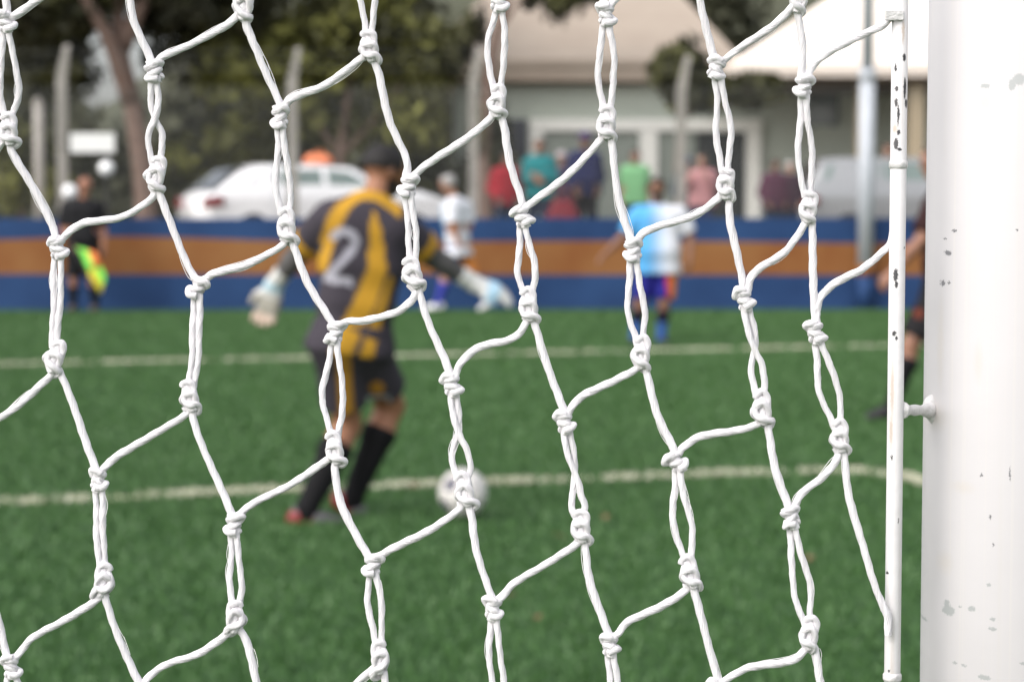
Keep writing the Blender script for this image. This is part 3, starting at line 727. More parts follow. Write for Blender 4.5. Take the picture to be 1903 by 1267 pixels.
def keeper_shorts(v, fr):
    c = np.tile(np.array((.050, .043, .055)), (len(v), 1)); J = fr['J']
    for q, ang, w in (('L', .02, .030),):
        a, b = J['h' + q], J['k' + q]; m = (np.abs(v[:, 0] - (a[0] + .035 + (a[2] - v[:, 2]) * .02)) < w) & (v[:, 1] < KZ + .2) & (v[:, 2] < a[2] + .1); c[m] = np.array((.42, .21, .03))
    p = K(704, 716, .2); c[(np.hypot(v[:, 0] - p[0], v[:, 2] - p[2]) < .032)] = np.array((.42, .2, .03))
    p = K(706, 742, .2); c[(np.abs(v[:, 0] - p[0]) < .05) & (np.abs(v[:, 2] - p[2]) < .026)] = np.array((.4, .4, .45))
    return c
def glove_l(v, w, d, up):
    t = (v - w) @ d; c = np.tile(np.array((.62, .62, .60)), (len(v), 1)); c[(np.abs(t - .01) < .02)] = (.45, .62, .70); c[(t > .06) & (t < .14)] = (.40, .38, .33); c[t > .14] = (.56, .44, .36); return c
def glove_r(v, w, d, up):
    t = (v - w) @ d; c = np.tile(np.array((.72, .72, .70)), (len(v), 1)); c[(np.abs(t - .09) < .03)] = (.45, .66, .80); return c
def kshoe(v, a, t, un, c):
    x = (v - a) @ t; z = (v - a) @ un; c[:] = (.085, .08, .088); c[(x < .03) & (z < .0)] = (.21, .02, .024); return c
keeper = person('goalkeeper seen from behind in a charcoal and yellow striped kit numbered 2', KJ, (.86, .45, -.28), (0.33, 0.155, 0.09), (.012, .010, .010),
    H=1.72, shirt=CH, sleeve=.80, shirt_fn=keeper_shirt, shorts=CH, short_len=.74, short_fn=keeper_shorts, socks=(.006, .006, .007), sock_top=.25, leg_r=1.14, torso_r=.97, shoe=(.08, .08, .085), shoe_fn=kshoe,
    toes=dict(L=(1, .12, -.10), R=(.80, -.1, -.62)), beard=(.03, .02, .018), hair_cut=.1, hair_low=.004, res=.0125, undersleeve=(.11, .105, .105),
    gloves=dict(L=(K(485, 622, .26) - KJ['wL'], (.3, 1, .1), glove_l), R=(K(962, 556, .30) - KJ['wR'], (.1, -.5, 1), glove_r)), hem=.045)

# --- the light blue and white players
LB, PW = np.array((.10, .38, .72)), np.array((.74, .75, .80))
def sky_shirt(side):
    def fn(v, fr):
        u = (v - fr['pel']) @ fr['rt'] * side
        t = np.clip((u + .14) / .28, 0, 1)[:, None]; t = t * t * (3 - 2 * t)
        return LB * (1 - t) + PW * t
    return fn
def blue_shorts(side):
    def fn(v, fr):
        u = (v - fr['pel']) @ fr['rt'] * side; c = np.tile(np.array((.018, .018, .20)), (len(v), 1))
        m = u > .085; c[m] = (.62, .22, .04); c[(u > .07) & (u < .10)] = (.50, .03, .05); return c
    return fn
CZ = 20.9
def Cc(px, py, dz=0.0): return P(px, py, CZ + dz)
skinC = (.24, .12, .075)
CJ = dict(head=Cc(1221, 352, -.03), neck=Cc(1222, 384), sL=Cc(1262, 396), sR=Cc(1186, 396), eL=Cc(1283, 438, .02), eR=Cc(1158, 440, -.05), wL=Cc(1282, 480, -.10), wR=Cc(1126, 470, -.16),
          hL=Cc(1240, 498), hR=Cc(1207, 498), kL=Cc(1234, 566, -.06), kR=Cc(1188, 566, -.02), aL=Cc(1229, 628, .03), aR=Cc(1180, 628, .05))
person('player facing the camera in a shirt fading from light blue to white and blue shorts', CJ, (-.15, -1, -.05), skinC, (.02, .015, .012), H=1.72, torso_r=1.12, belly=.05, shirt=LB, shirt_fn=sky_shirt(-1), shorts=LB, short_fn=blue_shorts(-1),
       short_len=.85, socks=lambda v, a, b: np.where((((v - a) @ (b - a)) / ((b - a) @ (b - a)) > .5)[:, None], np.array((.05, .13, .42)), np.array((.015, .015, .03))), sock_top=.15, shoe=(.02, .02, .03), hair_cut=.4, beard=(.05, .03, .025),
       toes=dict(L=(.2, -1, 0), R=(-.2, -1, 0)))
BZ = 26.9
def Bb(px, py, dz=0.0): return P(px, py, BZ + dz)
BJ = dict(head=Bb(833, 343, -.03), neck=Bb(845, 368), sL=Bb(838, 384, -.13), sR=Bb(866, 382, .13), eL=Bb(842, 420, -.20), eR=Bb(872, 420, .1), wL=Bb(848, 442, -.20), wR=Bb(858, 445, .0),
          hL=Bb(846, 468, -.08), hR=Bb(858, 468, .08), kL=Bb(826, 518, -.1), kR=Bb(880, 518, .08), aL=Bb(814, 564, -.1), aR=Bb(910, 556, .1))
person('grey haired player running left by the wall in a white and light blue shirt', BJ, (-1, -.1, -.05), (.42, .22, .15), (.42, .41, .40), H=1.75, torso_r=1.05, shirt=PW, shirt_fn=lambda v, fr: np.where((((v - fr['pel']) @ fr['fw']) > .05)[:, None], np.array((.30, .55, .80)), PW),
       shorts=LB, short_fn=lambda v, fr: np.where(((v[:, 0] - fr['pel'][0]) > .02)[:, None], np.array((.62, .22, .05)), np.array((.02, .025, .18))),
       short_len=.82, socks=(.05, .06, .36), sock_top=.15, shoe=(.75, .75, .74), toes=dict(L=(-1, -.1, -.1), R=(-.9, -.1, -.5)), hair_cut=.35)
# --- the linesman and his flag
AZ = 27.0
def Aa(px, py, dz=0.0): return P(px, py, AZ + dz)
AJ = dict(head=Aa(158, 347, -.04), neck=Aa(154, 372), sL=Aa(184, 384), sR=Aa(124, 384), eL=Aa(192, 424, .02), eR=Aa(116, 424, -.02), wL=Aa(193, 458, -.06), wR=Aa(134, 455, -.12),
          hL=Aa(168, 470), hR=Aa(140, 470), kL=Aa(172, 522, -.05), kR=Aa(136, 522, -.03), aL=Aa(177, 567, .02), aR=Aa(136, 567, .02))
BK = (.012, .012, .014)
person('linesman in black with a bald reddish head standing before the wall', AJ, (.15, -1, -.1), (.36, .17, .11), None, H=1.76, torso_r=1.12, belly=.04, shirt=BK, sleeve=.9, shorts=BK, short_len=.86, socks=BK, sock_top=.2, shoe=(.10, .08, .07))
fl = empty('linesman_flag', Aa(137, 462, -.2), 'quartered lime and orange flag pointing down from the linesman\'s hand', 'flag')
pa, pb_ = Aa(132, 450, -.17), Aa(187, 556, -.28)
MB().tube([pa, pb_], 0.012, 8).build('stick', mat('dark_stick', lin(40, 40, 42), 0.5), fl, True)
m_lime = mat('lime_cloth', (.22, .78, .10), 0.7, noise=(9, 0.15, None)); m_or = mat('orange_cloth', (.80, .22, .05), 0.7, noise=(9, 0.15, None)); m_yel = mat('yellow_cloth', (.75, .62, .05), 0.7)
f00, f10, f01, f11 = Aa(142, 459, -.19), Aa(186, 548, -.28), Aa(180, 470, -.24), Aa(197, 520, -.30)
def fp(u, w):
    p = f00 * (1 - u) * (1 - w) + f10 * u * (1 - w) + f01 * (1 - u) * w + f11 * u * w
    return p + np.array((0, .03 * math.sin(u * 7 + w * 4), .01 * math.sin(u * 9)))
for (u0, u1, w0, w1, m_) in ((0, .5, 0, .5, m_lime), (0.5, 1, .5, 1, m_lime), (0, .5, .5, 1, m_or), (.5, 1, 0, .5, m_yel)):
    n_ = 5; V_ = []; F_ = []
    for side in (0, .006):
        for i in range(n_):
            for j in range(n_): V_.append(fp(u0 + (u1 - u0) * i / 4, w0 + (w1 - w0) * j / 4) + (0, side, 0))
    for i in range(4):
        for j in range(4):
            a_ = i * n_ + j; F_ += [(a_, a_ + 1, a_ + n_ + 1, a_ + n_), (a_ + 25, a_ + 25 + n_, a_ + n_ + 26, a_ + 26)]
    for i in range(4):
        F_ += [(i * 5, i * 5 + 5, i * 5 + 30, i * 5 + 25), (i * 5 + 4, i * 5 + 29, i * 5 + 34, i * 5 + 9), (i, i + 25, i + 26, i + 1), (20 + i, 21 + i, 46 + i, 45 + i)]
    MB().add(V_, F_).build('flag_quarter', m_, fl, True)
# --- the player half hidden by the goal post
DZ = 13.55
def Dd(px, py, dz=0.0): return P(px, py, DZ + dz)
DJ = dict(head=Dd(1740, 305), neck=Dd(1752, 350), sL=Dd(1742, 372, -.18), sR=Dd(1768, 370, .18), eL=Dd(1712, 446, -.26), eR=Dd(1790, 450, .2), wL=Dd(1660, 505, -.22), wR=Dd(1800, 520, .2),
          hL=Dd(1748, 545, -.1), hR=Dd(1752, 545, .1), kL=Dd(1692, 640, -.12), kR=Dd(1800, 640, .12), aL=Dd(1658, 752, -.1), aR=Dd(1850, 730, .2))
def dshorts(v, fr):
    c = np.tile(np.array((.014, .013, .015)), (len(v), 1)); p = Dd(1697, 580); c[np.hypot(v[:, 0] - p[0], v[:, 2] - p[2]) < .03] = (.14, .03, .015); return c
person('player in black mostly hidden behind the goal post with one black boot forward', DJ, (-1, -.2, 0), (.30, .15, .10), (.02, .015, .012), H=1.75, shirt=(.030, .010, .010), sleeve=.85, shorts=BK, short_fn=dshorts, short_len=.86, socks=(.01, .01, .012), sock_top=.2,
       shoe=(.015, .014, .017), toes=dict(L=(-1, -.25, -.18), R=(-.8, .1, -.5)))

# --- the spectators on the terrace behind the fence
TZ = 0.65
def spectator(label, px, ytop, Z, col, skin, hair, turn=0.0, arms='down', wide=1.0, cap_col=None, trousers=(.02, .03, .06), long=True, belly=.02, head_dx=0, group='spectators behind the fence', hood=None):
    top = P(px, ytop, Z); H = top[2] - TZ; s = H / 1.75; o = np.array((top[0], Z, TZ))
    ca, sa = math.cos(turn), math.sin(turn)
    def W(x, y, z): return o + np.array((x * ca - y * sa, x * sa + y * ca, z)) * s
    J = dict(head=W(head_dx, -.03, 1.63), neck=W(0, 0, 1.47), sL=W(.168, 0, 1.405), sR=W(-.168, 0, 1.405), hL=W(.09, 0, .95), hR=W(-.09, 0, .95), kL=W(.10, -.02, .51), kR=W(-.10, -.02, .51), aL=W(.11, .03, .08), aR=W(-.11, .03, .08))
    if arms == 'down': J.update(eL=W(.225, .02, 1.13), eR=W(-.225, .02, 1.13), wL=W(.23, -.08, .90), wR=W(-.23, -.08, .90))
    elif arms == 'crossed': J.update(eL=W(.235, -.06, 1.15), eR=W(-.235, -.06, 1.15), wL=W(.02, -.21, 1.19), wR=W(-.02, -.23, 1.13))
    elif arms == 'pocket': J.update(eL=W(.25, .05, 1.14), eR=W(-.25, .05, 1.14), wL=W(.17, -.11, .96), wR=W(-.17, -.11, .96))
    elif arms == 'wire': J.update(eL=W(.24, -.12, 1.18), eR=W(-.24, -.12, 1.18), wL=W(.16, -.30, 1.36), wR=W(-.16, -.30, 1.34))
    lk = (sa * 1.0, -ca, -.05)
    return person(label, J, lk, skin, hair, group, H=H, torso_r=wide, belly=belly, shirt=col, sleeve_long=long, trousers=trousers, shoe=(.03, .03, .035), cap_col=cap_col, res=.018, hem=.09, hair_cut=.35, hood=hood)
S1, S2, S3 = (.33, .18, .12), (.22, .115, .075), (.42, .24, .17)
spectator('spectator in a bright red jacket beside the teal one', 940, 282, 30.3, (.32, .018, .030), S2, (.02, .016, .014), .25, 'pocket')
spectator('spectator in a teal jacket with grey hair', 1003, 258, 30.4, (.012, .20, .215), S1, (.10, .08, .07), -.15, 'crossed', 1.12)
spectator('short spectator in a pale cap between the teal and the navy jackets', 1043, 282, 31.2, (.10, .08, .12), S1, None, .2, 'pocket', cap_col=(.45, .40, .42), trousers=(.10, .02, .03))
spectator('broad spectator in a navy jacket and a purple cap', 1087, 247, 30.4, (.016, .020, .075), S2, None, .15, 'pocket', 1.2, cap_col=(.05, .03, .12), trousers=(.008, .008, .012), belly=.05)
spectator('spectator in a light green shirt', 1180, 279, 30.6, (.20, .46, .22), S1, (.03, .02, .02), 0, 'down', 1.15, long=False)
spectator('spectator in a pink shirt with hands raised near the mouth', 1305, 288, 30.5, (.48, .24, .25), S3, (.12, .07, .05), -.3, 'wire', 1.15, trousers=(.02, .03, .09))
spectator('spectator with a dark blue cap behind the pink shirt', 1278, 293, 31.6, (.06, .08, .10), S2, None, .1, 'pocket', cap_col=(.03, .05, .11))
spectator('spectator in a plum coloured jacket near the silver car', 1440, 296, 30.6, (.085, .030, .055), S2, (.02, .015, .015), .2, 'pocket', 1.15)
spectator('spectator with white hair and a dark jacket half behind the plum jacket', 1468, 300, 31.7, (.05, .025, .04), S3, (.5, .5, .5), .1, 'pocket')
spectator('spectator in grey standing beyond the silver car', 1650, 268, 36.5, (.12, .10, .10), S3, (.08, .04, .03), 0, 'pocket')
# red sports bag hanging on the fence at the spectators' waist
bp = P(1046, 392, 29.9); bag = empty('red_bag', (bp[0], 29.9, bp[2] - .22), 'dark red bag held low between the teal and navy spectators', 'bag')
m_red = mat('red_fabric', (.20, .010, .022), .7, noise=(12, .3, None))
v_, f_ = sdf_mesh([(bp + (-.11, 0, -.08), bp + (.11, 0, -.08), .13, .13), (bp + (-.08, 0, .06), bp + (.08, 0, .06), .10, .10)], .02); link('bag_body', arr_mesh('bag_body', v_, f_), m_red, bag)
MB().tube(catmull([bp + (-.10, 0, .12), bp + (-.06, 0, .30), bp + (.06, 0, .30), bp + (.10, 0, .12)], 5), .012, 6).build('strap', m_red, bag, True)

# ------------------------------------------------------------------ cars on the terrace
m_tyre = mat('tyre', (.012, .012, .012), .8); m_rim = mat('alloy_rim', (.45, .45, .47), .3, metal=.8)
m_lamp = mat('red_lamp', (.20, .012, .02), .2, coat=.5); m_trim = mat('black_trim', (.015, .015, .016), .4)
m_cglass = mat('car_glass', (.13, .18, .165), .08, spec=.8, noise=(1.5, .5, (.24, .31, .29)))
m_dglass = mat('tinted_glass', (.02, .022, .026), .08, spec=.7)
def car(label, loc, ang, paint, prof, L=4.3, Wd=1.76, windows=(), belt=.92, group=None):
    root = empty('parked_car', loc, label, 'car', group); ca, sa = math.cos(ang), math.sin(ang)
    def T(p): x, y, z = p; return np.array((loc[0] + x * ca - y * sa, loc[1] + x * sa + y * ca, loc[2] + z))
    px_, pz_ = zip(*prof)
    def top(x): return np.interp(x, px_, pz_)
    def half(x, z):
        w = Wd / 2 * (1 - .10 * max(0, abs(x - L / 2) / (L / 2) - .55) / .45 * 1.2)
        if z > belt: w -= (z - belt) * .42 + .02
        if z < .45: w -= (.45 - z) * .18
        return w
    st = np.unique(np.r_[np.linspace(0, L, 44), px_]); V, F = [], []; nr = 17
    for x in st:
        zt = top(x); ring = []
        zl = .22 + .10 * max(0, 1 - min(x, L - x) / .5)
        for z in (zl, .34, .5, .68, .84, min(belt, zt - .06), (min(belt, zt - .06) + zt - .05) / 2, zt - .05):
            z = min(max(z, zl), zt - .03); ring.append((half(x, z), z))
        ring.append((max(.02, half(x, zt) - .16), zt))
        full = [(-w, z) for w, z in ring] + [(0, zt + .012)] + [(w, z) for w, z in ring[::-1]]
        V += [T((x, y, z)) for y, z in full]; n = len(full)
    for i in range(len(st) - 1):
        for j in range(n): F.append((i * n + j, i * n + (j + 1) % n, (i + 1) * n + (j + 1) % n, (i + 1) * n + j))
    F += [tuple(range(n)), tuple(range((len(st) - 1) * n, len(st) * n))[::-1]]
    MB().add(V, F).build('body', paint, root, True)
    for poly, m in windows:                              # side windows, both sides
        for sg in (-1, 1):
            mb = MB(); o = [T((x, sg * (half(x, z) + .004), z)) for x, z in poly]; i_ = [T((x, sg * (half(x, z) - .02), z)) for x, z in poly]
            k = len(poly); mb.add(o + i_, [tuple(range(k)), tuple(range(k, 2 * k))[::-1]] + [(i, (i + 1) % k, k + (i + 1) % k, k + i) for i in range(k)]).build('window', m, root)
    def cross_panel(name, xa, xb, fa, fb, m, d=.014):    # panel across the car lying on the profile
        V_, F_ = [], []
        for x in np.linspace(xa, xb, 5):
            z = top(x) + .018
            for f_ in np.linspace(-1, 1, 7): V_.append(T((x - (.0), f_ * (half(x, top(x)) - .06), z + .010 * (1 - f_ * f_))))
        for i in range(4):
            for j in range(6): F_.append((i*7+j, i*7+j+1, i*7+8+j, i*7+7+j))
        MB().add(V_, F_).build(name, m, root, True)
    for nm, xa, xb in (('rear_window', prof_rear[0], prof_rear[1]), ('windscreen', prof_front[0], prof_front[1])): cross_panel(nm, xa, xb, 0, 0, m_dglass)
    for sg in (-1, 1):
        mb = MB(); V_ = [(-.015, sg * .52, .70), (-.015, sg * .84, .72), (.22, sg * .885, .76), (.22, sg * .885, .90), (-.0, sg * .84, .88), (-.0, sg * .54, .84)]
        q = [T(p) for p in V_]; q2 = [T((p[0] + .05, p[1] * .96, p[2])) for p in V_]
        mb.add(q + q2, [tuple(range(6)), tuple(range(6, 12))[::-1]] + [(i, (i + 1) % 6, 6 + (i + 1) % 6, 6 + i) for i in range(6)]).build('tail_light', m_lamp, root)
        mb = MB(); q = [T((L - .25, sg * .80, .66)), T((L - .02, sg * .55, .64)), T((L - .02, sg * .55, .76)), T((L - .28, sg * .80, .80))]; q2 = [p + (0, 0, .0) - (T((.1, 0, 0)) - T((0, 0, 0))) for p in q]
        mb.add(q + q2, [(0, 1, 2, 3), (7, 6, 5, 4), (0, 4, 5, 1), (1, 5, 6, 2), (2, 6, 7, 3), (3, 7, 4, 0)]).build('headlight', m_cglass, root)
        mb = MB(); mx_ = L * .60; mb.box((-.09, -.09, -.06), (.09, .09, .06)); mb.v = [tuple(T((mx_ + v[0], sg * (Wd / 2 + .10) + v[1], 1.0 + v[2]))) for v in mb.v]; mb.build('wing_mirror', paint, root, bevel=.02)
        for wx in (.78, L - .82):
            c0, c1 = T((wx, sg * (Wd / 2 - .22), .31)), T((wx, sg * (Wd / 2 - .0), .31))
            w = MB().tube([c0, c0 + (c1 - c0) * .1, c0 + (c1 - c0) * .9, c1], [.28, .31, .31, .28], 24).build('wheel', m_tyre, root, True)
            MB().tube([c1, c1 + (c1 - c0) * .04], [.20, .19], 20).build('rim', m_rim, w, True)
    mb = MB(); mb.box((-.04, -.78, .34), (.06, .78, .44)); mb.v = [tuple(T(v)) for v in mb.v]; mb.build('bumper_trim', m_trim, root, bevel=.01)
    return root, T
m_wpaint = mat('white_car_paint', (.86, .86, .87), .25, coat=.6, noise=(2, .04, None)); m_spaint = mat('silver_car_paint', (.30, .31, .32), .3, metal=.3, coat=.5)
prof_rear, prof_front = (.14, .72), (2.75, 3.25)
prof_w = [(0, .84), (.10, .95), (.14, .97), (.62, 1.33), (1.1, 1.42), (2.0, 1.425), (2.65, 1.38), (3.25, 1.05), (3.9, .98), (4.35, .84), (4.45, .62)]
wa_, ang = P(402, 405, 34.3), math.radians(27)
wcar, WT = car('white hatchback parked behind the fence with its tail lights towards the pitch', (wa_[0] - .44, 34.6, TZ), ang, m_wpaint, prof_w, L=4.45, belt=.88,
    windows=[([(.62, .96), (.92, 1.25), (1.22, 1.32), (1.22, .93)], m_dglass), ([(1.28, .92), (1.28, 1.325), (2.02, 1.34), (2.02, .91)], m_cglass), ([(2.12, .91), (2.12, 1.34), (2.52, 1.30), (2.98, 1.01), (2.98, .91)], m_cglass)], group='cars parked behind the fence')
prof_rear, prof_front = (.10, .34), (3.0, 3.55)
prof_s = [(0, .88), (.06, 1.0), (.10, 1.04), (.36, 1.46), (.7, 1.50), (2.3, 1.50), (2.9, 1.43), (3.55, 1.04), (4.1, .92), (4.4, .76), (4.5, .6)]
sa_ = P(1472, 405, 33.4)
scar, ST = car('silver estate car parked side on behind the fence at the right', (sa_[0], 33.6, TZ), math.radians(5), m_spaint, prof_s, L=4.5,
    windows=[([(.32, 1.0), (.46, 1.38), (1.30, 1.41), (1.30, .98)], m_cglass), ([(1.37, .98), (1.37, 1.41), (2.16, 1.42), (2.16, .97)], m_cglass), ([(2.23, .97), (2.23, 1.42), (2.75, 1.38), (3.30, 1.05), (3.30, .97)], m_cglass)], group='cars parked behind the fence')
# orange bundle on the white roof
ob = WT((2.12, -.35, 1.445)); bundle = empty('orange_bag', ob, 'orange bag lying on the roof of the white car', 'bag')
v_, f_ = sdf_mesh([(ob + (-.16, 0, .05), ob + (.14, 0, .05), .10, .085), (ob + (-.06, 0, .09), ob + (.08, 0, .08), .085, .07)], .015, cuts=[(ob - (0, 0, .002), (0, 0, -1))])
m_of = mat('orange_fabric', (.88, .27, .12), .7, noise=(10, .25, None), bump=(14, .5, .03)); link('bag_body', arr_mesh('orange_bag', v_, f_), m_of, bundle)
MB().tube(catmull([ob + (-.1, -.02, .14), ob + (-.04, -.02, .20), ob + (.06, -.02, .20), ob + (.11, -.02, .13)], 5), .009, 6).build('handle', m_of, bundle, True)
# plain white globes on thin posts beyond the fence, left
m_globe = mat('white_globe', (.92, .92, .92), .2, spec=.6)
def ball_mesh(c, r, n=20, m=14):
    V = [(c[0], c[1], c[2] - r)]; F = []
    for i in range(1, m):
        for j in range(n):
            a, b_ = -math.pi / 2 + math.pi * i / m, 2 * math.pi * j / n
            V.append((c[0] + r * math.cos(a) * math.cos(b_), c[1] + r * math.cos(a) * math.sin(b_), c[2] + r * math.sin(a)))
    V.append((c[0], c[1], c[2] + r))
    for j in range(n): F.append((0, 1 + (j + 1) % n, 1 + j)); F.append((len(V) - 1, 1 + (m - 2) * n + j, 1 + (m - 2) * n + (j + 1) % n))
    for i in range(m - 2):
        for j in range(n): F.append((1 + i * n + j, 1 + i * n + (j + 1) % n, 1 + (i + 1) * n + (j + 1) % n, 1 + (i + 1) * n + j))
    return V, F
for px, py, lab in ((198, 313, 'white globe lamp on a thin post right of the linesman\'s head'), (130, 357, 'white globe lamp on a thin post left of the linesman\'s head')):
    p = P(px, py, 28.3); g = empty('globe_on_post', (p[0], 28.3, TZ), lab, 'lamp', 'white globes')
    MB().add(*ball_mesh(p, .105)).build('globe', m_globe, g, True); MB().tube([(p[0], 28.3, -.02), (p[0], 28.3, p[2] - .10)], .016, 8).build('post', m_trim, g, True)

# ------------------------------------------------------------------ the ball
def football():
    g = G(860, 965); r = .107; c = np.array((g[0], g[1], r + .012))
    root = empty('football', (g[0], g[1], 0), 'white match ball with grey patches on the turf near the keeper', 'ball')
    phi = (1 + 5 ** .5) / 2
    ico = [nrm(v) for a in (-1, 1) for b_ in (-phi, phi) for v in ((0, a, b_), (a, b_, 0), (b_, 0, a))]; ico = np.array(ico)
    Rm = np.array(Matrix.Rotation(.5, 3, 'X') @ Matrix.Rotation(.7, 3, 'Z') @ Matrix.Rotation(.3, 3, 'Y')); ico = ico @ Rm.T
    dd = ico @ ico.T; near = [[j for j in range(12) if j != i and dd[i, j] > .4] for i in range(12)]
    tri = [(i, j, k) for i in range(12) for j in near[i] for k in near[i] if i < j < k and k in near[j]]
    mw = mat('ball_white', lin(214, 211, 208), .35, coat=.3, noise=(20, .25, lin(188, 182, 174))); mg = mat('ball_patch', lin(88, 88, 100), .35, coat=.3)
    def panel(name, corners, m):
        # curved panel, inset for the seam, domed on the sphere
        ctr = nrm(np.mean(corners, 0)); V = [c + ctr * (r + .002)]; F = []; k = len(corners); N_ = 5; rings = 4
        out = []
        for a in range(k):
            for t in np.arange(N_) / N_: out.append(nrm(corners[a] * (1 - t) + corners[(a + 1) % k] * t))
        out = np.array(out)
        for q in range(1, rings + 1):
            f = q / rings * .965; rr = r + .002 - (.003 if q == rings else 0)
            V += [c + nrm(ctr * (1 - f) + o * f) * rr for o in out]
        n = len(out)
        for j in range(n): F.append((0, 1 + j, 1 + (j + 1) % n))
        for q in range(rings - 1):
            for j in range(n): F.append((1 + q*n + j, 1 + (q+1)*n + j, 1 + (q+1)*n + (j+1) % n, 1 + q*n + (j+1) % n))
        MB().add(V, F).build(name, m, root, True)
    for i in range(12):
        nb_ = near[i]; e1 = nrm(ico[nb_[0]] - ico[i] * dd[i, nb_[0]]); e2 = np.cross(ico[i], e1)
        nb_ = sorted(nb_, key=lambda j: math.atan2(ico[j] @ e2, ico[j] @ e1))
        panel('panel', [nrm(ico[i] * 2 + ico[j]) for j in nb_], mg if i % 2 == 0 else mw)
    for a, b_, d_ in tri:
        pts = []
        for p_, q_ in ((a, b_), (b_, d_), (d_, a)): pts += [nrm(ico[p_] * 2 + ico[q_]), nrm(ico[p_] + ico[q_] * 2)]
        panel('panel', pts, mw)
    MB().add(*ball_mesh(c, r - .0035, 24, 16)).build('bladder', m_trim, root, True)
football()
# fallen leaves on the turf
m_dead = mat('dead_leaf', lin(112, 88, 64), .8)
for k, (px, py, lab) in enumerate(((1039, 997, 'right of the ball and lower'), (999, 1149, 'low in the middle of the turf'), (951, 1107, 'just above the lowest leaf'), (1127, 962, 'right of the net loop below the line'), (1506, 1038, 'near the goal post rod'), (770, 903, 'on the white line left of the ball'))):
    g = G(px, py, .03); a = rng.uniform(0, 6); u = np.array((math.cos(a), math.sin(a), .15)); w = np.array((-math.sin(a), math.cos(a), .3)); sc_ = .030
    pr = [g + (u * x + w * y) * sc_ + (0, 0, .02 * abs(y)) for x, y in ((-1, 0), (-.4, .45), (.3, .5), (1, 0), (.3, -.5), (-.4, -.45))]
    tag(MB().prism(pr, (0, 0, .002)).build('fallen_leaf', m_dead), 'small dry brown leaf on the turf, ' + lab, 'leaf', 'fallen leaves on the turf')
# ------------------------------------------------------------------ the goal post with its net rod
def spots(m, groups, base, amp=.0016, nscale=900):
    """paint chips and stains: soft ellipsoids in object space whose outline is broken up by noise"""
    n, l = m.node_tree.nodes, m.node_tree.links; b = n['Principled BSDF']
    tc = n.new('ShaderNodeTexCoord'); nz = n.new('ShaderNodeTexNoise'); nz.inputs['Scale'].default_value = nscale; nz.inputs['Detail'].default_value = 3
    l.new(tc.outputs['Object'], nz.inputs['Vector'])
    s = n.new('ShaderNodeVectorMath'); s.operation = 'MULTIPLY_ADD'; s.inputs[1].default_value = (amp * 2,) * 3
    l.new(nz.outputs['Color'], s.inputs[0])
    off = n.new('ShaderNodeVectorMath'); off.operation = 'SUBTRACT'; off.inputs[1].default_value = (amp,) * 3
    l.new(tc.outputs['Object'], off.inputs[0]); l.new(off.outputs[0], s.inputs[2])
    cur = b.inputs['Base Color'].links[0].from_socket if b.inputs['Base Color'].links else None
    for color, strength, edge, items in groups:
        acc = None
        for p, r in items:
            d = n.new('ShaderNodeVectorMath'); d.operation = 'SUBTRACT'; d.inputs[1].default_value = tuple(np.asarray(p) - np.asarray(base)); l.new(s.outputs[0], d.inputs[0])
            e = n.new('ShaderNodeVectorMath'); e.operation = 'DIVIDE'; e.inputs[1].default_value = (r[0], .02, r[1]); l.new(d.outputs[0], e.inputs[0])
            f = n.new('ShaderNodeVectorMath'); f.operation = 'LENGTH'; l.new(e.outputs[0], f.inputs[0])
            if acc is None: acc = f.outputs['Value']
            else:
                q = n.new('ShaderNodeMath'); q.operation = 'MINIMUM'; l.new(acc, q.inputs[0]); l.new(f.outputs['Value'], q.inputs[1]); acc = q.outputs[0]
        mr = n.new('ShaderNodeMapRange'); mr.inputs['From Min'].default_value = 1.0 + edge; mr.inputs['From Max'].default_value = 1.0 - edge; mr.inputs['To Max'].default_value = strength
        l.new(acc, mr.inputs['Value'])
        mx = n.new('ShaderNodeMix'); mx.data_type = 'RGBA'; l.new(mr.outputs[0], mx.inputs[0]); mx.inputs[7].default_value = (*color, 1)
        if cur is not None: l.new(cur, mx.inputs[6])
        else: mx.inputs[6].default_value = b.inputs['Base Color'].default_value
        cur = mx.outputs[2]
    l.new(cur, b.inputs['Base Color'])
def streaks(m, color, amount, sc=(160, 160, 3)):
    n, l = m.node_tree.nodes, m.node_tree.links; b = n['Principled BSDF']
    tc = n.new('ShaderNodeTexCoord'); mp = n.new('ShaderNodeMapping'); mp.inputs['Scale'].default_value = sc; l.new(tc.outputs['Object'], mp.inputs[0])
    nz = n.new('ShaderNodeTexNoise'); nz.inputs['Scale'].default_value = 1; nz.inputs['Detail'].default_value = 4; l.new(mp.outputs[0], nz.inputs['Vector'])
    mr = n.new('ShaderNodeMapRange'); mr.inputs['From Min'].default_value = .56; mr.inputs['From Max'].default_value = .76; mr.inputs['To Max'].default_value = amount; l.new(nz.outputs['Fac'], mr.inputs['Value'])
    mx = n.new('ShaderNodeMix'); mx.data_type = 'RGBA'; l.new(mr.outputs[0], mx.inputs[0]); mx.inputs[7].default_value = (*color, 1)
    if b.inputs['Base Color'].links: l.new(b.inputs['Base Color'].links[0].from_socket, mx.inputs[6])
    else: mx.inputs[6].default_value = b.inputs['Base Color'].default_value
    l.new(mx.outputs[2], b.inputs['Base Color'])
PR, PYc = 0.060, 1.25
x_edge = P(1717.5, 633, PYc)[0]; a_ = math.atan(x_edge / PYc); PXc = x_edge + PR / math.cos(a_)
def on_post(px, py):
    d = P(px, py, 1.0) - (0, 0, EYE); A = d[0] ** 2 + d[1] ** 2; B = -2 * (d[0] * PXc + d[1] * PYc); Cq = PXc ** 2 + PYc ** 2 - PR ** 2
    t = (-B - math.sqrt(max(0, B * B - 4 * A * Cq))) / (2 * A); return np.array((0, 0, EYE)) + d * t
SC = 1.22 / FPX
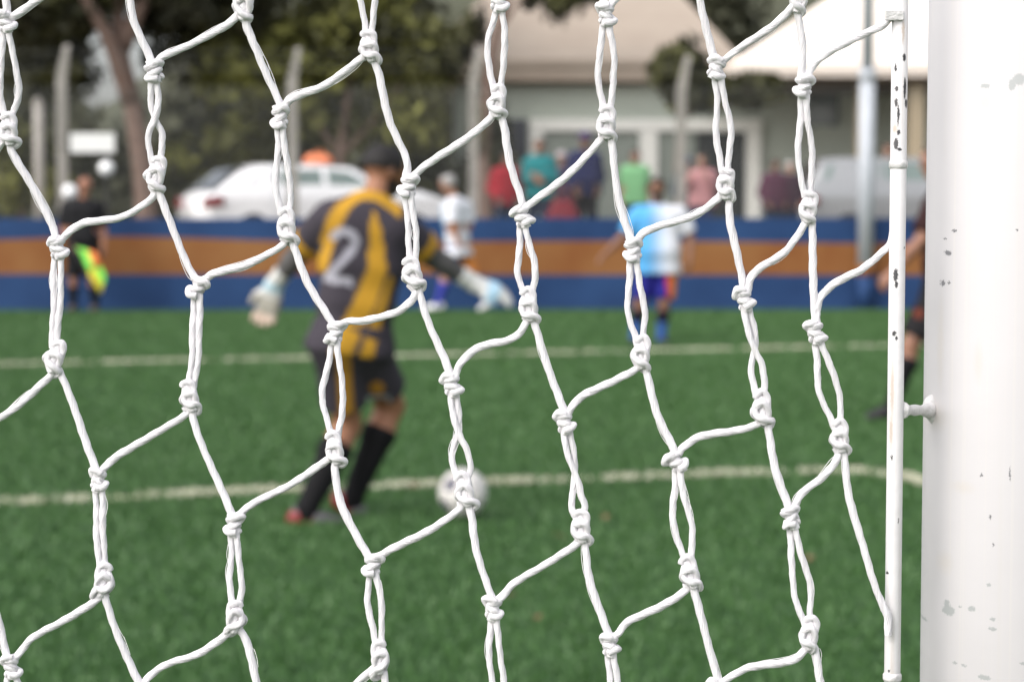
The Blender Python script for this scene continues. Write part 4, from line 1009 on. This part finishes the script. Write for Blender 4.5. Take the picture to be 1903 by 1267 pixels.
m_post = mat('white_post_paint', (.54, .525, .535), .55, spec=.4, noise=(7, .07, None), bump=(60, .06, .004))
streaks(m_post, (.52, .49, .43), .22); streaks(m_post, (.60, .57, .52), .35, (420, 420, 1.6))
def ch(px, py, rx, rz): return (on_post(px, py), (rx * SC * 1.15, rz * SC * 1.15))
spots(m_post, [((.50, .45, .38), .28, .6, [ch(1832, 190, 9, 14), ch(1818, 672, 5, 26), ch(1790, 905, 13, 8), ch(1756, 1045, 8, 15), ch(1748, 640, 3, 60), ch(1736, 770, 12, 22)]),
               ((.33, .345, .345), .92, .14, [ch(1894, 148, 9, 9), ch(1881, 158, 5, 9), ch(1831, 160, 6, 3.5), ch(1760, 1122, 4, 7), ch(1763, 1134, 8, 8), ch(1806, 1130, 5, 4), ch(1785, 1127, 2, 2),
                                            ch(1845, 1150, 4, 3), ch(1844, 1168, 6, 3), ch(1829, 1258, 9, 4), ch(1775, 1231, 3, 2), ch(1791, 1236, 4, 2), ch(1838, 1086, 3, 2.5), ch(1718, 1149, 2, 2.5), ch(1899, 1232, 3, 3)]),
               ((.12, .12, .13), .9, .15, [ch(1774, 429, 3, 2.5), ch(1762, 470, 4, 4), ch(1757, 444, 3, 1.5), ch(1752, 526, 2.5, 4.5), ch(1764, 526, 1.5, 3), ch(1890, 428, 2, 2), ch(1824, 882, 1.6, 3), ch(1840, 960, 1.6, 4), ch(1846, 1012, 1.2, 3), ch(1877, 880, 1.2, 12)])],
      (PXc, PYc, -.05))
post = empty('goal_post', (PXc, PYc, 0), 'thick white round goal post with chipped paint and a thin net rod welded beside it', 'goal post')
MB().tube([(PXc, PYc, -.05), (PXc, PYc, 2.3)], PR, 96).build('upright', m_post, post, True)
for o in post.children:                      # the upright's own origin at its foot, so that chips keep their place
    me = o.data; me.transform(Matrix.Translation(Vector((0, 0, .05)))); o.location = (0, 0, -.05)
RY, RR = 1.205, .0047
RX = P(1665.5, 633, RY)[0]
m_rod = mat('white_rod_paint', (.70, .685, .69), .45, spec=.4, noise=(40, .10, None), bump=(150, .15, .002))
streaks(m_rod, (.40, .31, .22), .30, (500, 500, 14))
def rc(px, py, rx, rz):
    p = P(px, py, RY); dx = np.clip(p[0] - RX, -RR * .95, RR * .95); return (np.array((RX + dx, RY - math.sqrt(RR * RR - dx * dx), p[2])), (rx * SC, rz * SC))
rod = None
ROD_SPOTS = [((.34, .24, .15), .6, .5, [rc(1656, 720, 3, 50), rc(1654, 800, 2.5, 30), rc(1676, 60, 2.5, 20), rc(1661, 240, 4, 8)]),
             ((.010, .010, .012), .97, .2, [rc(1678, 108, 3, 7), rc(1662.5, 126, 1.8, 8), rc(1679, 165, 2.6, 20), rc(1682, 193, 3, 8), rc(1664, 166, 3, 5), rc(1663, 192, 2.6, 8), rc(1666.5, 215, 2.2, 20),
                                            rc(1663, 268, 4, 11), rc(1667, 247, 3, 5), rc(1669, 278, 4, 3), rc(1662, 511, 4, 12), rc(1663, 528, 3, 7), rc(1659, 619, 3.5, 5), rc(1663, 628, 2, 4), rc(1648, 1062, 1.8, 3), rc(1650, 1243, 1.8, 3), rc(1655, 848, 1.6, 5), rc(1667, 965, 1.2, 5), rc(1679, 460, 1.5, 2)])]
spots(m_rod, ROD_SPOTS, (RX, RY, 0), amp=.0011, nscale=1400)
MB().tube([(RX, RY, 0.0), (RX, RY, 2.2)], RR, 24).build('net_rod', m_rod, post, True)
for o in post.children:
    if o.name.startswith('net_rod'):
        o.data.transform(Matrix.Translation(Vector(o.location) - Vector((RX - PXc, RY - PYc, 0)))); o.location = (RX - PXc, RY - PYc, 0)
def rz(py): return P(1665, py, RY)[2]
m_tape = mat('weld_paint', (.68, .67, .67), .5, noise=(60, .15, None), bump=(300, .6, .003))
for py, hh, rr in ((306, 8, 1.16), (1257, 8, 1.17)):
    zs = [rz(py + hh), rz(py + hh * .5), rz(py - hh * .5), rz(py - hh)]
    MB().tube([(RX, RY, z) for z in zs], [RR * 1.02, RR * rr, RR * rr, RR * 1.02], 20).build('rod_collar', m_tape, post, True)
# clip that carries the topmost twine
c0 = P(1656, 24, RY - .004); MB().box((c0[0] - .0035, RY - .0065, c0[2] - .0045), (RX + .001, RY - .0040, c0[2] + .0012)).build('net_clip', m_tape, post, bevel=.0006)
# bracket welding the rod to the post
pb0 = P(1681, 762, RY); pb0 = np.array((RX + RR * .6, RY, pb0[2])); pb1 = on_post(1731, 762)
ts = np.linspace(0, 1, 14); prof = .0031 + .0022 * np.exp(-(ts / .14) ** 2) + .0024 * np.exp(-((1 - ts) / .16) ** 2) + .0003 * np.sin(ts * 17)
MB().tube([pb0 + (pb1 - pb0) * t for t in ts], prof, 16).build('rod_bracket', m_tape, post, True)
v_, f_ = sdf_mesh([(pb1 + (-.001, 0, .003), pb1 + (.001, 0, -.001), .0042, .0052, .003), (pb1 + (.0, 0, .006), pb1 + (.0006, 0, .0075), .0030, .0022, .003), (pb1 + (.002, 0, -.005), pb1 + (.002, 0, -.006), .003, .0026, .003)], .0009, k=.003, pad=.004)
link('weld', arr_mesh('weld', v_, f_), m_tape, post)

# ------------------------------------------------------------------ the goal net
def fibre_mat(name, col):
    m = mat(name, col, .62, spec=.3); n, l = m.node_tree.nodes, m.node_tree.links; b = n['Principled BSDF']
    b.inputs['Subsurface Weight'].default_value = .3; b.inputs['Subsurface Radius'].default_value = (.002, .002, .002); b.inputs['Subsurface Scale'].default_value = 1.0
    uv = n.new('ShaderNodeUVMap'); uv.uv_map = 'UVMap'; sp = n.new('ShaderNodeSeparateXYZ'); l.new(uv.outputs[0], sp.inputs[0])
    sh = n.new('ShaderNodeMath'); sh.operation = 'MULTIPLY_ADD'; sh.inputs[1].default_value = -26; l.new(sp.outputs['Y'], sh.inputs[0]); l.new(sp.outputs['X'], sh.inputs[2])
    cb = n.new('ShaderNodeCombineXYZ'); l.new(sh.outputs[0], cb.inputs['X']); l.new(sp.outputs['Y'], cb.inputs['Y'])
    mp = n.new('ShaderNodeMapping'); mp.inputs['Scale'].default_value = (26, 70, 1); l.new(cb.outputs[0], mp.inputs[0])
    nz = n.new('ShaderNodeTexNoise'); nz.inputs['Scale'].default_value = 1; nz.inputs['Detail'].default_value = 3; l.new(mp.outputs[0], nz.inputs['Vector'])
    bp = n.new('ShaderNodeBump'); bp.inputs['Strength'].default_value = .9; bp.inputs['Distance'].default_value = .0016; l.new(nz.outputs['Fac'], bp.inputs['Height']); l.new(bp.outputs[0], b.inputs['Normal'])
    mr = n.new('ShaderNodeMapRange'); mr.inputs['From Min'].default_value = .3; mr.inputs['From Max'].default_value = .5; mr.inputs['To Min'].default_value = .86; l.new(nz.outputs['Fac'], mr.inputs['Value'])
    mx = n.new('ShaderNodeMix'); mx.data_type = 'RGBA'; mx.blend_type = 'MULTIPLY'; mx.inputs[0].default_value = 1; mx.inputs[6].default_value = (*col, 1); l.new(mr.outputs[0], mx.inputs[7]); l.new(mx.outputs[2], b.inputs['Base Color'])
    return m
m_net = fibre_mat('white_net_twine', (.88, .855, .885)); m_fib = mat('loose_fibre', (.80, .79, .80), .6)
def NY(px, py): return 1.203 + .007 * math.sin(px / 310 + 1) + .006 * math.sin(py / 270) + (1650 - px) / 1650 * .014
def W(px, py, z=0.0): y = NY(px, py) - z * SC; return P(px, py, y)
T = {(1,-1): (10,40), (0,0): (286,133), (-1,1): (520,217), (-3,2): (928,2), (-4,3): (1127,28), (-5,4): (1332,127), (-6,5): (1493,161), (1,0): (108,461), (0,1): (367,535), (-1,2): (622,619), (-2,2): (758,346),
     (-3,3): (971,402), (-4,4): (1176,466), (-5,5): (1384,557), (-6,6): (1516,618), (-2,3): (841,716), (-3,4): (1050,785), (-4,5): (1257,858), (-5,6): (1469,962), (1,1): (183,892), (0,2): (434,975), (-1,3): (692,1050),
     (-2,4): (917,1131), (-3,5): (1134,1198), (2,1): (21,1238)}
B = {(1,-1): (16,245), (0,0): (290,328), (-1,1): (533,425), (-2,1): (687,90), (-3,2): (924,193), (-4,3): (1127,233), (-5,4): (1349,345), (-6,5): (1502,389), (1,0): (101,668), (0,1): (353,740), (-1,2): (622,838), (-2,2): (768,512),
     (-3,3): (983,572), (-4,4): (1191,660), (-5,5): (1417,764), (-6,6): (1561,815), (-2,3): (864,916), (-3,4): (1080,983), (-4,5): (1283,1068), (-5,6): (1504,1181), (1,1): (192,1083), (0,2): (437,1150), (-1,3): (706,1226), (-1,0): (453,12)}
T[2, 0], B[2, 0] = (-78, 822), (-66, 1028)
def fit(D):
    A = np.array([(l, r, 1) for l, r in D]); Y = np.array(list(D.values()), float); return np.linalg.lstsq(A, Y, rcond=None)[0]
fT, fB = fit(T), fit(B)
cells = []
for l in range(-9, 6):
    for r in range(-6, 11):
        t = np.array((l, r, 1)) @ fT
        if (l, r) in T or (l, r) in B or (-330 < t[0] < 1600 and -470 < t[1] < 1480 and l > -7 and (l, r) != (-6, 7)):
            cells.append((l, r))
            if (l, r) not in T: T[l, r] = tuple(t + rng.normal(0, 5, 2)) if (l, r) not in B else tuple(np.array(B[l, r]) + (np.array((l, r, 1)) @ fT - np.array((l, r, 1)) @ fB))
            if (l, r) not in B: B[l, r] = tuple(np.array(T[l, r]) + (np.array((l, r, 1)) @ fB - np.array((l, r, 1)) @ fT) + rng.normal(0, 5, 2))
LC = {(-1,0): [(420,48),(345,88),(303,106)], (-2,1): [(668,112),(602,158),(545,182)], (-3,2): [(908,222),(870,255),(800,302)], (-4,3): [(1112,264),(1060,320),(1000,368)], (-5,4): [(1330,373),(1284,402),(1205,428)],
      (-6,5): [(1497,415),(1463,466),(1404,505)], (0,0): [(284,367),(228,402),(155,415),(124,436)], (-1,1): [(526,455),(462,490),(402,508),(384,518)], (-2,2): [(772,545),(742,578),(690,594),(648,597)], (-3,3): [(978,598),(950,630),(892,645),(856,676)],
      (-4,4): [(1186,682),(1140,707),(1086,735),(1064,757)], (-5,5): [(1408,788),(1370,800),(1303,810),(1272,830)], (-6,6): [(1556,848),(1530,884),(1492,914),(1477,938)], (1,0): [(97,695),(52,735),(0,776)], (0,1): [(344,770),(280,810),(216,848),(196,868)],
      (-1,2): [(604,856),(540,900),(472,935),(450,952)], (-2,3): [(852,948),(800,984),(736,1014),(708,1030)], (-3,4): [(1074,1008),(1020,1046),(957,1082),(932,1110)], (-4,5): [(1274,1096),(1230,1126),(1166,1156),(1148,1176)], (-5,6): [(1499,1205),(1470,1227),(1392,1240),(1350,1262)],
      (1,1): [(182,1112),(120,1152),(60,1186),(32,1216)], (0,2): [(425,1175),(370,1213),(310,1235),(272,1266)]}
RC = {(2,0): [(-50,1062),(-8,1140),(12,1215)], (-1,0): [(460,55),(488,125),(518,190)], (-2,1): [(700,130),(722,220),(755,298)], (-3,2): [(938,240),(950,310),(968,375)], (-4,3): [(1138,270),(1150,370),(1172,440)], (-5,4): [(1355,400),(1366,460),(1382,530)], (-6,5): [(1508,440),(1512,520),(1514,590)],
      (1,-1): [(22,282),(62,350),(97,425)], (0,0): [(299,368),(330,448),(360,510)], (-1,1): [(545,455),(575,528),(611,588)], (-2,2): [(781,550),(802,610),(832,680)], (-3,3): [(995,605),(1016,672),(1043,752)], (-4,4): [(1203,695),(1222,765),(1250,828)],
      (-5,5): [(1426,795),(1440,870),(1462,935)], (1,0): [(114,700),(150,788),(179,870)], (0,1): [(361,780),(391,862),(427,945)], (-1,2): [(624,870),(635,935),(682,1028)], (-2,3): [(876,955),(887,1022),(912,1105)], (-3,4): [(1090,1015),(1097,1082),(1128,1170)],
      (-4,5): [(1293,1102),(1311,1180),(1334,1264)], (1,1): [(196,1112),(221,1185),(256,1268)]}
OPEN = {(1,-1): (20,.65), (0,0): (15,.72), (-1,1): (15,.7), (-2,1): (22,.3), (-3,2): (18,.5), (-4,3): (18,.5), (-5,4): (14,.6), (-6,5): (13,.65), (1,0): (3,.4), (0,1): (2,.4), (-1,2): (22,.6), (-2,2): (2,.5), (-3,3): (17,.65), (-4,4): (16,.6), (-5,5): (12,.75), (-6,6): (22,.55),
        (-2,3): (16,.8), (-3,4): (11,.88), (-4,5): (15,.6), (-5,6): (15,.65), (1,1): (2,.3), (0,2): (8,.65), (-1,3): (10,.4), (-2,4): (10,.6), (-3,5): (3,.5)}
net = empty('goal_net', W(800, 633), 'white knotted rope goal net with long loops and double knots filling the foreground', 'goal net')
rn = np.random.default_rng(11)
def twine(px_pts, r_px, name='twine', frac=8, z=None, fuzz=False):
    c = catmull(px_pts, frac); n = len(c)
    s = np.linspace(0, 1, n); ph = rn.uniform(0, 6.28, 4); env = np.sin(np.pi * s) ** .6
    L = np.linalg.norm(np.diff(c[:, :2], axis=0), axis=1).sum()
    c[:, 0] += env * 1.1 * np.sin(s * L / 17 + ph[0]) + env * 1.6 * np.sin(s * L / 49 + ph[1]); c[:, 1] += env * .8 * np.sin(s * L / 21 + ph[2])
    zz = np.zeros(n) if z is None else np.interp(s, np.linspace(0, 1, len(z)), z)
    pts = [W(c[i, 0], c[i, 1], zz[i]) for i in range(n)]
    rad = r_px * SC * (1 + .06 * np.sin(s * L / 23 + ph[3]) + rn.normal(0, .018, n))
    V, F, uv = tube(pts, rad, 14, False, lobes=3, lobe_amp=.09, twist=2 * math.pi / .034 * rn.choice((1,)), flat=.92)
    me = arr_mesh(name, V, F, uv=uv); o = link(name, me, m_net, net)
    if fuzz:
        for k in range(rn.integers(1, 4)):
            a = rn.uniform(.1, .6); b_ = a + rn.uniform(.15, .35); t = np.linspace(a, min(b_, .95), 9); ii = (t * (n - 1)).astype(int)
            sg = rn.choice((-1, 1)); d = np.gradient(c, axis=0)[ii]; nr_ = np.column_stack([-d[:, 1], d[:, 0]]); nr_ /= np.linalg.norm(nr_, axis=1)[:, None] + 1e-9
            hgt = rn.uniform(.8, 4.5); bow = (r_px * .85 + hgt * np.sin(np.linspace(0, np.pi, 9)))[:, None] * sg
            q = c[ii, :2] + nr_ * bow
            V2, F2, uv2 = tube([W(x, y, zz[0] + 3) for x, y in q], .62 * SC, 5, False)
            link('loose_fibre', arr_mesh('loose_fibre', V2, F2), m_fib, o)
    return o
def knot_tube(local, org, ang, r_px, k=6, sx=1.0):
    ca, sa = math.cos(ang), math.sin(ang)
    p = [(org[0] + sx * x * ca - y * sa, org[1] + sx * x * sa + y * ca, z) for x, y, z in local]
    c = catmull(p, k); n = len(c); rad = r_px * SC * (1 + .05 * np.sin(np.linspace(0, 14, n) + rn.uniform(0, 6)))
    return tube([W(*q) for q in c], rad, 12, True, lobes=3, lobe_amp=.07, twist=2 * math.pi / .028)
def knot(items):
    V, F3, UV = [], [], []; k = 0
    mb_v, mb_f = [], []
    for v, f, uv in items:
        f = [q for q in f]; u = [tuple(x) for x in uv]
        mb_f += [tuple(i + len(mb_v) for i in q) for q in f]; mb_v += [tuple(map(float, x)) for x in v]; UV += u
    me = bpy.data.meshes.new('knot'); me.from_pydata(mb_v, [], mb_f); lay = me.uv_layers.new(name='UVMap')
    idx = np.empty(len(me.loops), np.int32); me.loops.foreach_get('vertex_index', idx); lay.data.foreach_set('uv', np.array(UV, np.float32)[idx].ravel())
    return link('knot', me, m_net, net)
def top_knot(c, ang):
    sx = rn.choice((-1, 1)); j = lambda a: rn.normal(0, a)
    h = 8.8 + j(.9); tilt = .30 + j(.12)
    coil = [(h * math.cos(a), -15 + 30 * (a / (4 * math.pi + .9)) + tilt * h * math.cos(a) * (1 if a < 6.6 else -.6), h * .95 * math.sin(a)) for a in np.linspace(-.3, 4 * math.pi + .6, 26)]
    core = [(-2, -22, 0), (0, -8, 1), (1, 8, 1), (0, 22, 0)]
    nub = [(-4, -13 + j(2), 8), (9, -17 + j(2), 9), (16 + j(1.5), -12 + j(3), 2), (11, -6, -4)]
    nub2 = [(4, 14, 9), (-9, 13 + j(2), 10), (-15, 9 + j(3), 3), (-8, 4, -4)]
    knot([knot_tube(coil, c, ang, 6.5, 4, sx), knot_tube(core, c, ang, 9.6, 5), knot_tube(nub, c, ang, 6.6, 6, sx), knot_tube(nub2, c, ang, 6.4, 6, sx)])
def low_knot(c, ang, sx=1):
    j = lambda a: rn.normal(0, a * 1.3); kx, ky = rn.uniform(.70, .84), rn.uniform(.84, 1.0)
    w1 = [(-6, -24, 2), (-14 + j(1.5), -10, 8), (-15, 5 + j(2), 10), (-3, 14, 13), (13, 17 + j(2), 10), (21 + j(2), 24 + j(2), 2), (12, 31 + j(1), -6), (-3, 22, -10), (-14, 10, -8), (-19 + j(1.5), 1, 0), (-14, -8, 9), (1, -14 + j(2), 14), (12, -6, 12), (13, 8, 6), (4, 20, 0)]
    w2 = [(-12, -27, 3), (-9, -33, 6), (3, -36 + j(2), 8), (12, -28, 6), (13, -14, 4), (10, 2, 2)]
    core = [(0, -28, 0), (0, -10, 2), (1, 8, 3), (3, 24, 1)]
    knot([knot_tube([(x * kx, y * ky, z) for x, y, z in w1], c, ang, 6.3, 5, sx), knot_tube([(x * kx * 1.05, y * ky, z) for x, y, z in w2], c, ang, 6.2, 5, sx), knot_tube(core, c, ang, 9.6, 5, sx)])
for (l, r) in cells:
    t, b_ = np.array(T[l, r], float), np.array(B[l, r], float); d = b_ - t; ang = math.atan2(-d[0], d[1])
    w, pk = OPEN.get((l, r), (rn.uniform(3, 18), rn.uniform(.4, .75)))
    s = np.linspace(0, 1, 9); p0, p1 = t + d * .06, b_ - d * .10
    perp = np.array((d[1], -d[0])) / np.linalg.norm(d)
    q = s ** (math.log(.5) / math.log(pk)); bump = np.sin(np.pi * q) ** 1.5; tw = rn.uniform(-1, 1)
    crossing = (l, r) in ((-5, 5), (-3, 4), (-2, 3), (0, 0))
    for sg in (-1, 1):
        half = 5.2 + w * .5 * bump * 1.25
        if crossing: half = half * np.clip((s - .45) / .15, -1, 1) * 1.0 + 0
        bend = 3.5 * math.sin(l * 3.1 + r) * np.sin(np.pi * s)
        pts = [tuple(p0 + (p1 - p0) * a + perp * (sg * h_ + bn)) for a, h_, bn in zip(s, half, bend)]
        zz = sg * 3.2 * np.cos(s * 4 * tw + (0 if not crossing else 1.2)) 
        twine(pts, 5.95, frac=5, z=zz, fuzz=rn.uniform() < .25)
    top_knot(t, ang + rn.normal(0, .2)); low_knot(b_, ang + rn.normal(0, .17), -1 if (l, r) in ((1, 1), (0, 2), (-1, 3)) else 1)
    for side, ch_ in (('L', (l + 1, r)), ('R', (l, r + 1))):
        end = None
        if ch_ in T and ch_ in cells: end = np.array(T[ch_], float)
        elif (l, r) == (-6, 6) and side == 'R':
            twine([b_ + (4, 20), (1568, 850), (1580, 928), (1612, 1040), (1640, 1120), (1649, 1150), (1650, 1180)], 6.9, fuzz=True); continue
        else:
            e = np.array((*ch_, 1)) @ fT
            if e[0] > 1600: continue
            end = e
        s0 = b_ + ((-9, 16) if side == 'L' else (7, 18)); s1 = end + ((4, -14) if side == 'L' else (-3, -15))
        mid = (LC if side == 'L' else RC).get((l, r))
        if mid is None:
            dd_ = end - b_; fr_ = ((.07, .09), (.32, .36), (.75, .68), (.93, .88)) if side == 'L' else ((.28, .18), (.56, .54), (.92, .90))
            mid = [tuple(b_ + dd_ * np.array(f) + rn.normal(0, 3, 2)) for f in fr_]
        twine([tuple(s0)] + list(mid) + [tuple(s1)], 7.1, z=[-2, 0, 0, 3], fuzz=rn.uniform() < .6)
# twines coming from the rod
twine([(1663, 24), (1656, 34), (1640, 50), (1600, 66), (1550, 92), (1516, 118), (1497, 145)], 6.8, z=[0, 1, 0, 2], fuzz=False)
twine([(1662, 420), (1656, 446), (1640, 468), (1602, 500), (1556, 522), (1530, 546), (1520, 575), (1518, 602)], 7.0, z=[0, 1, 0, 2], fuzz=False)
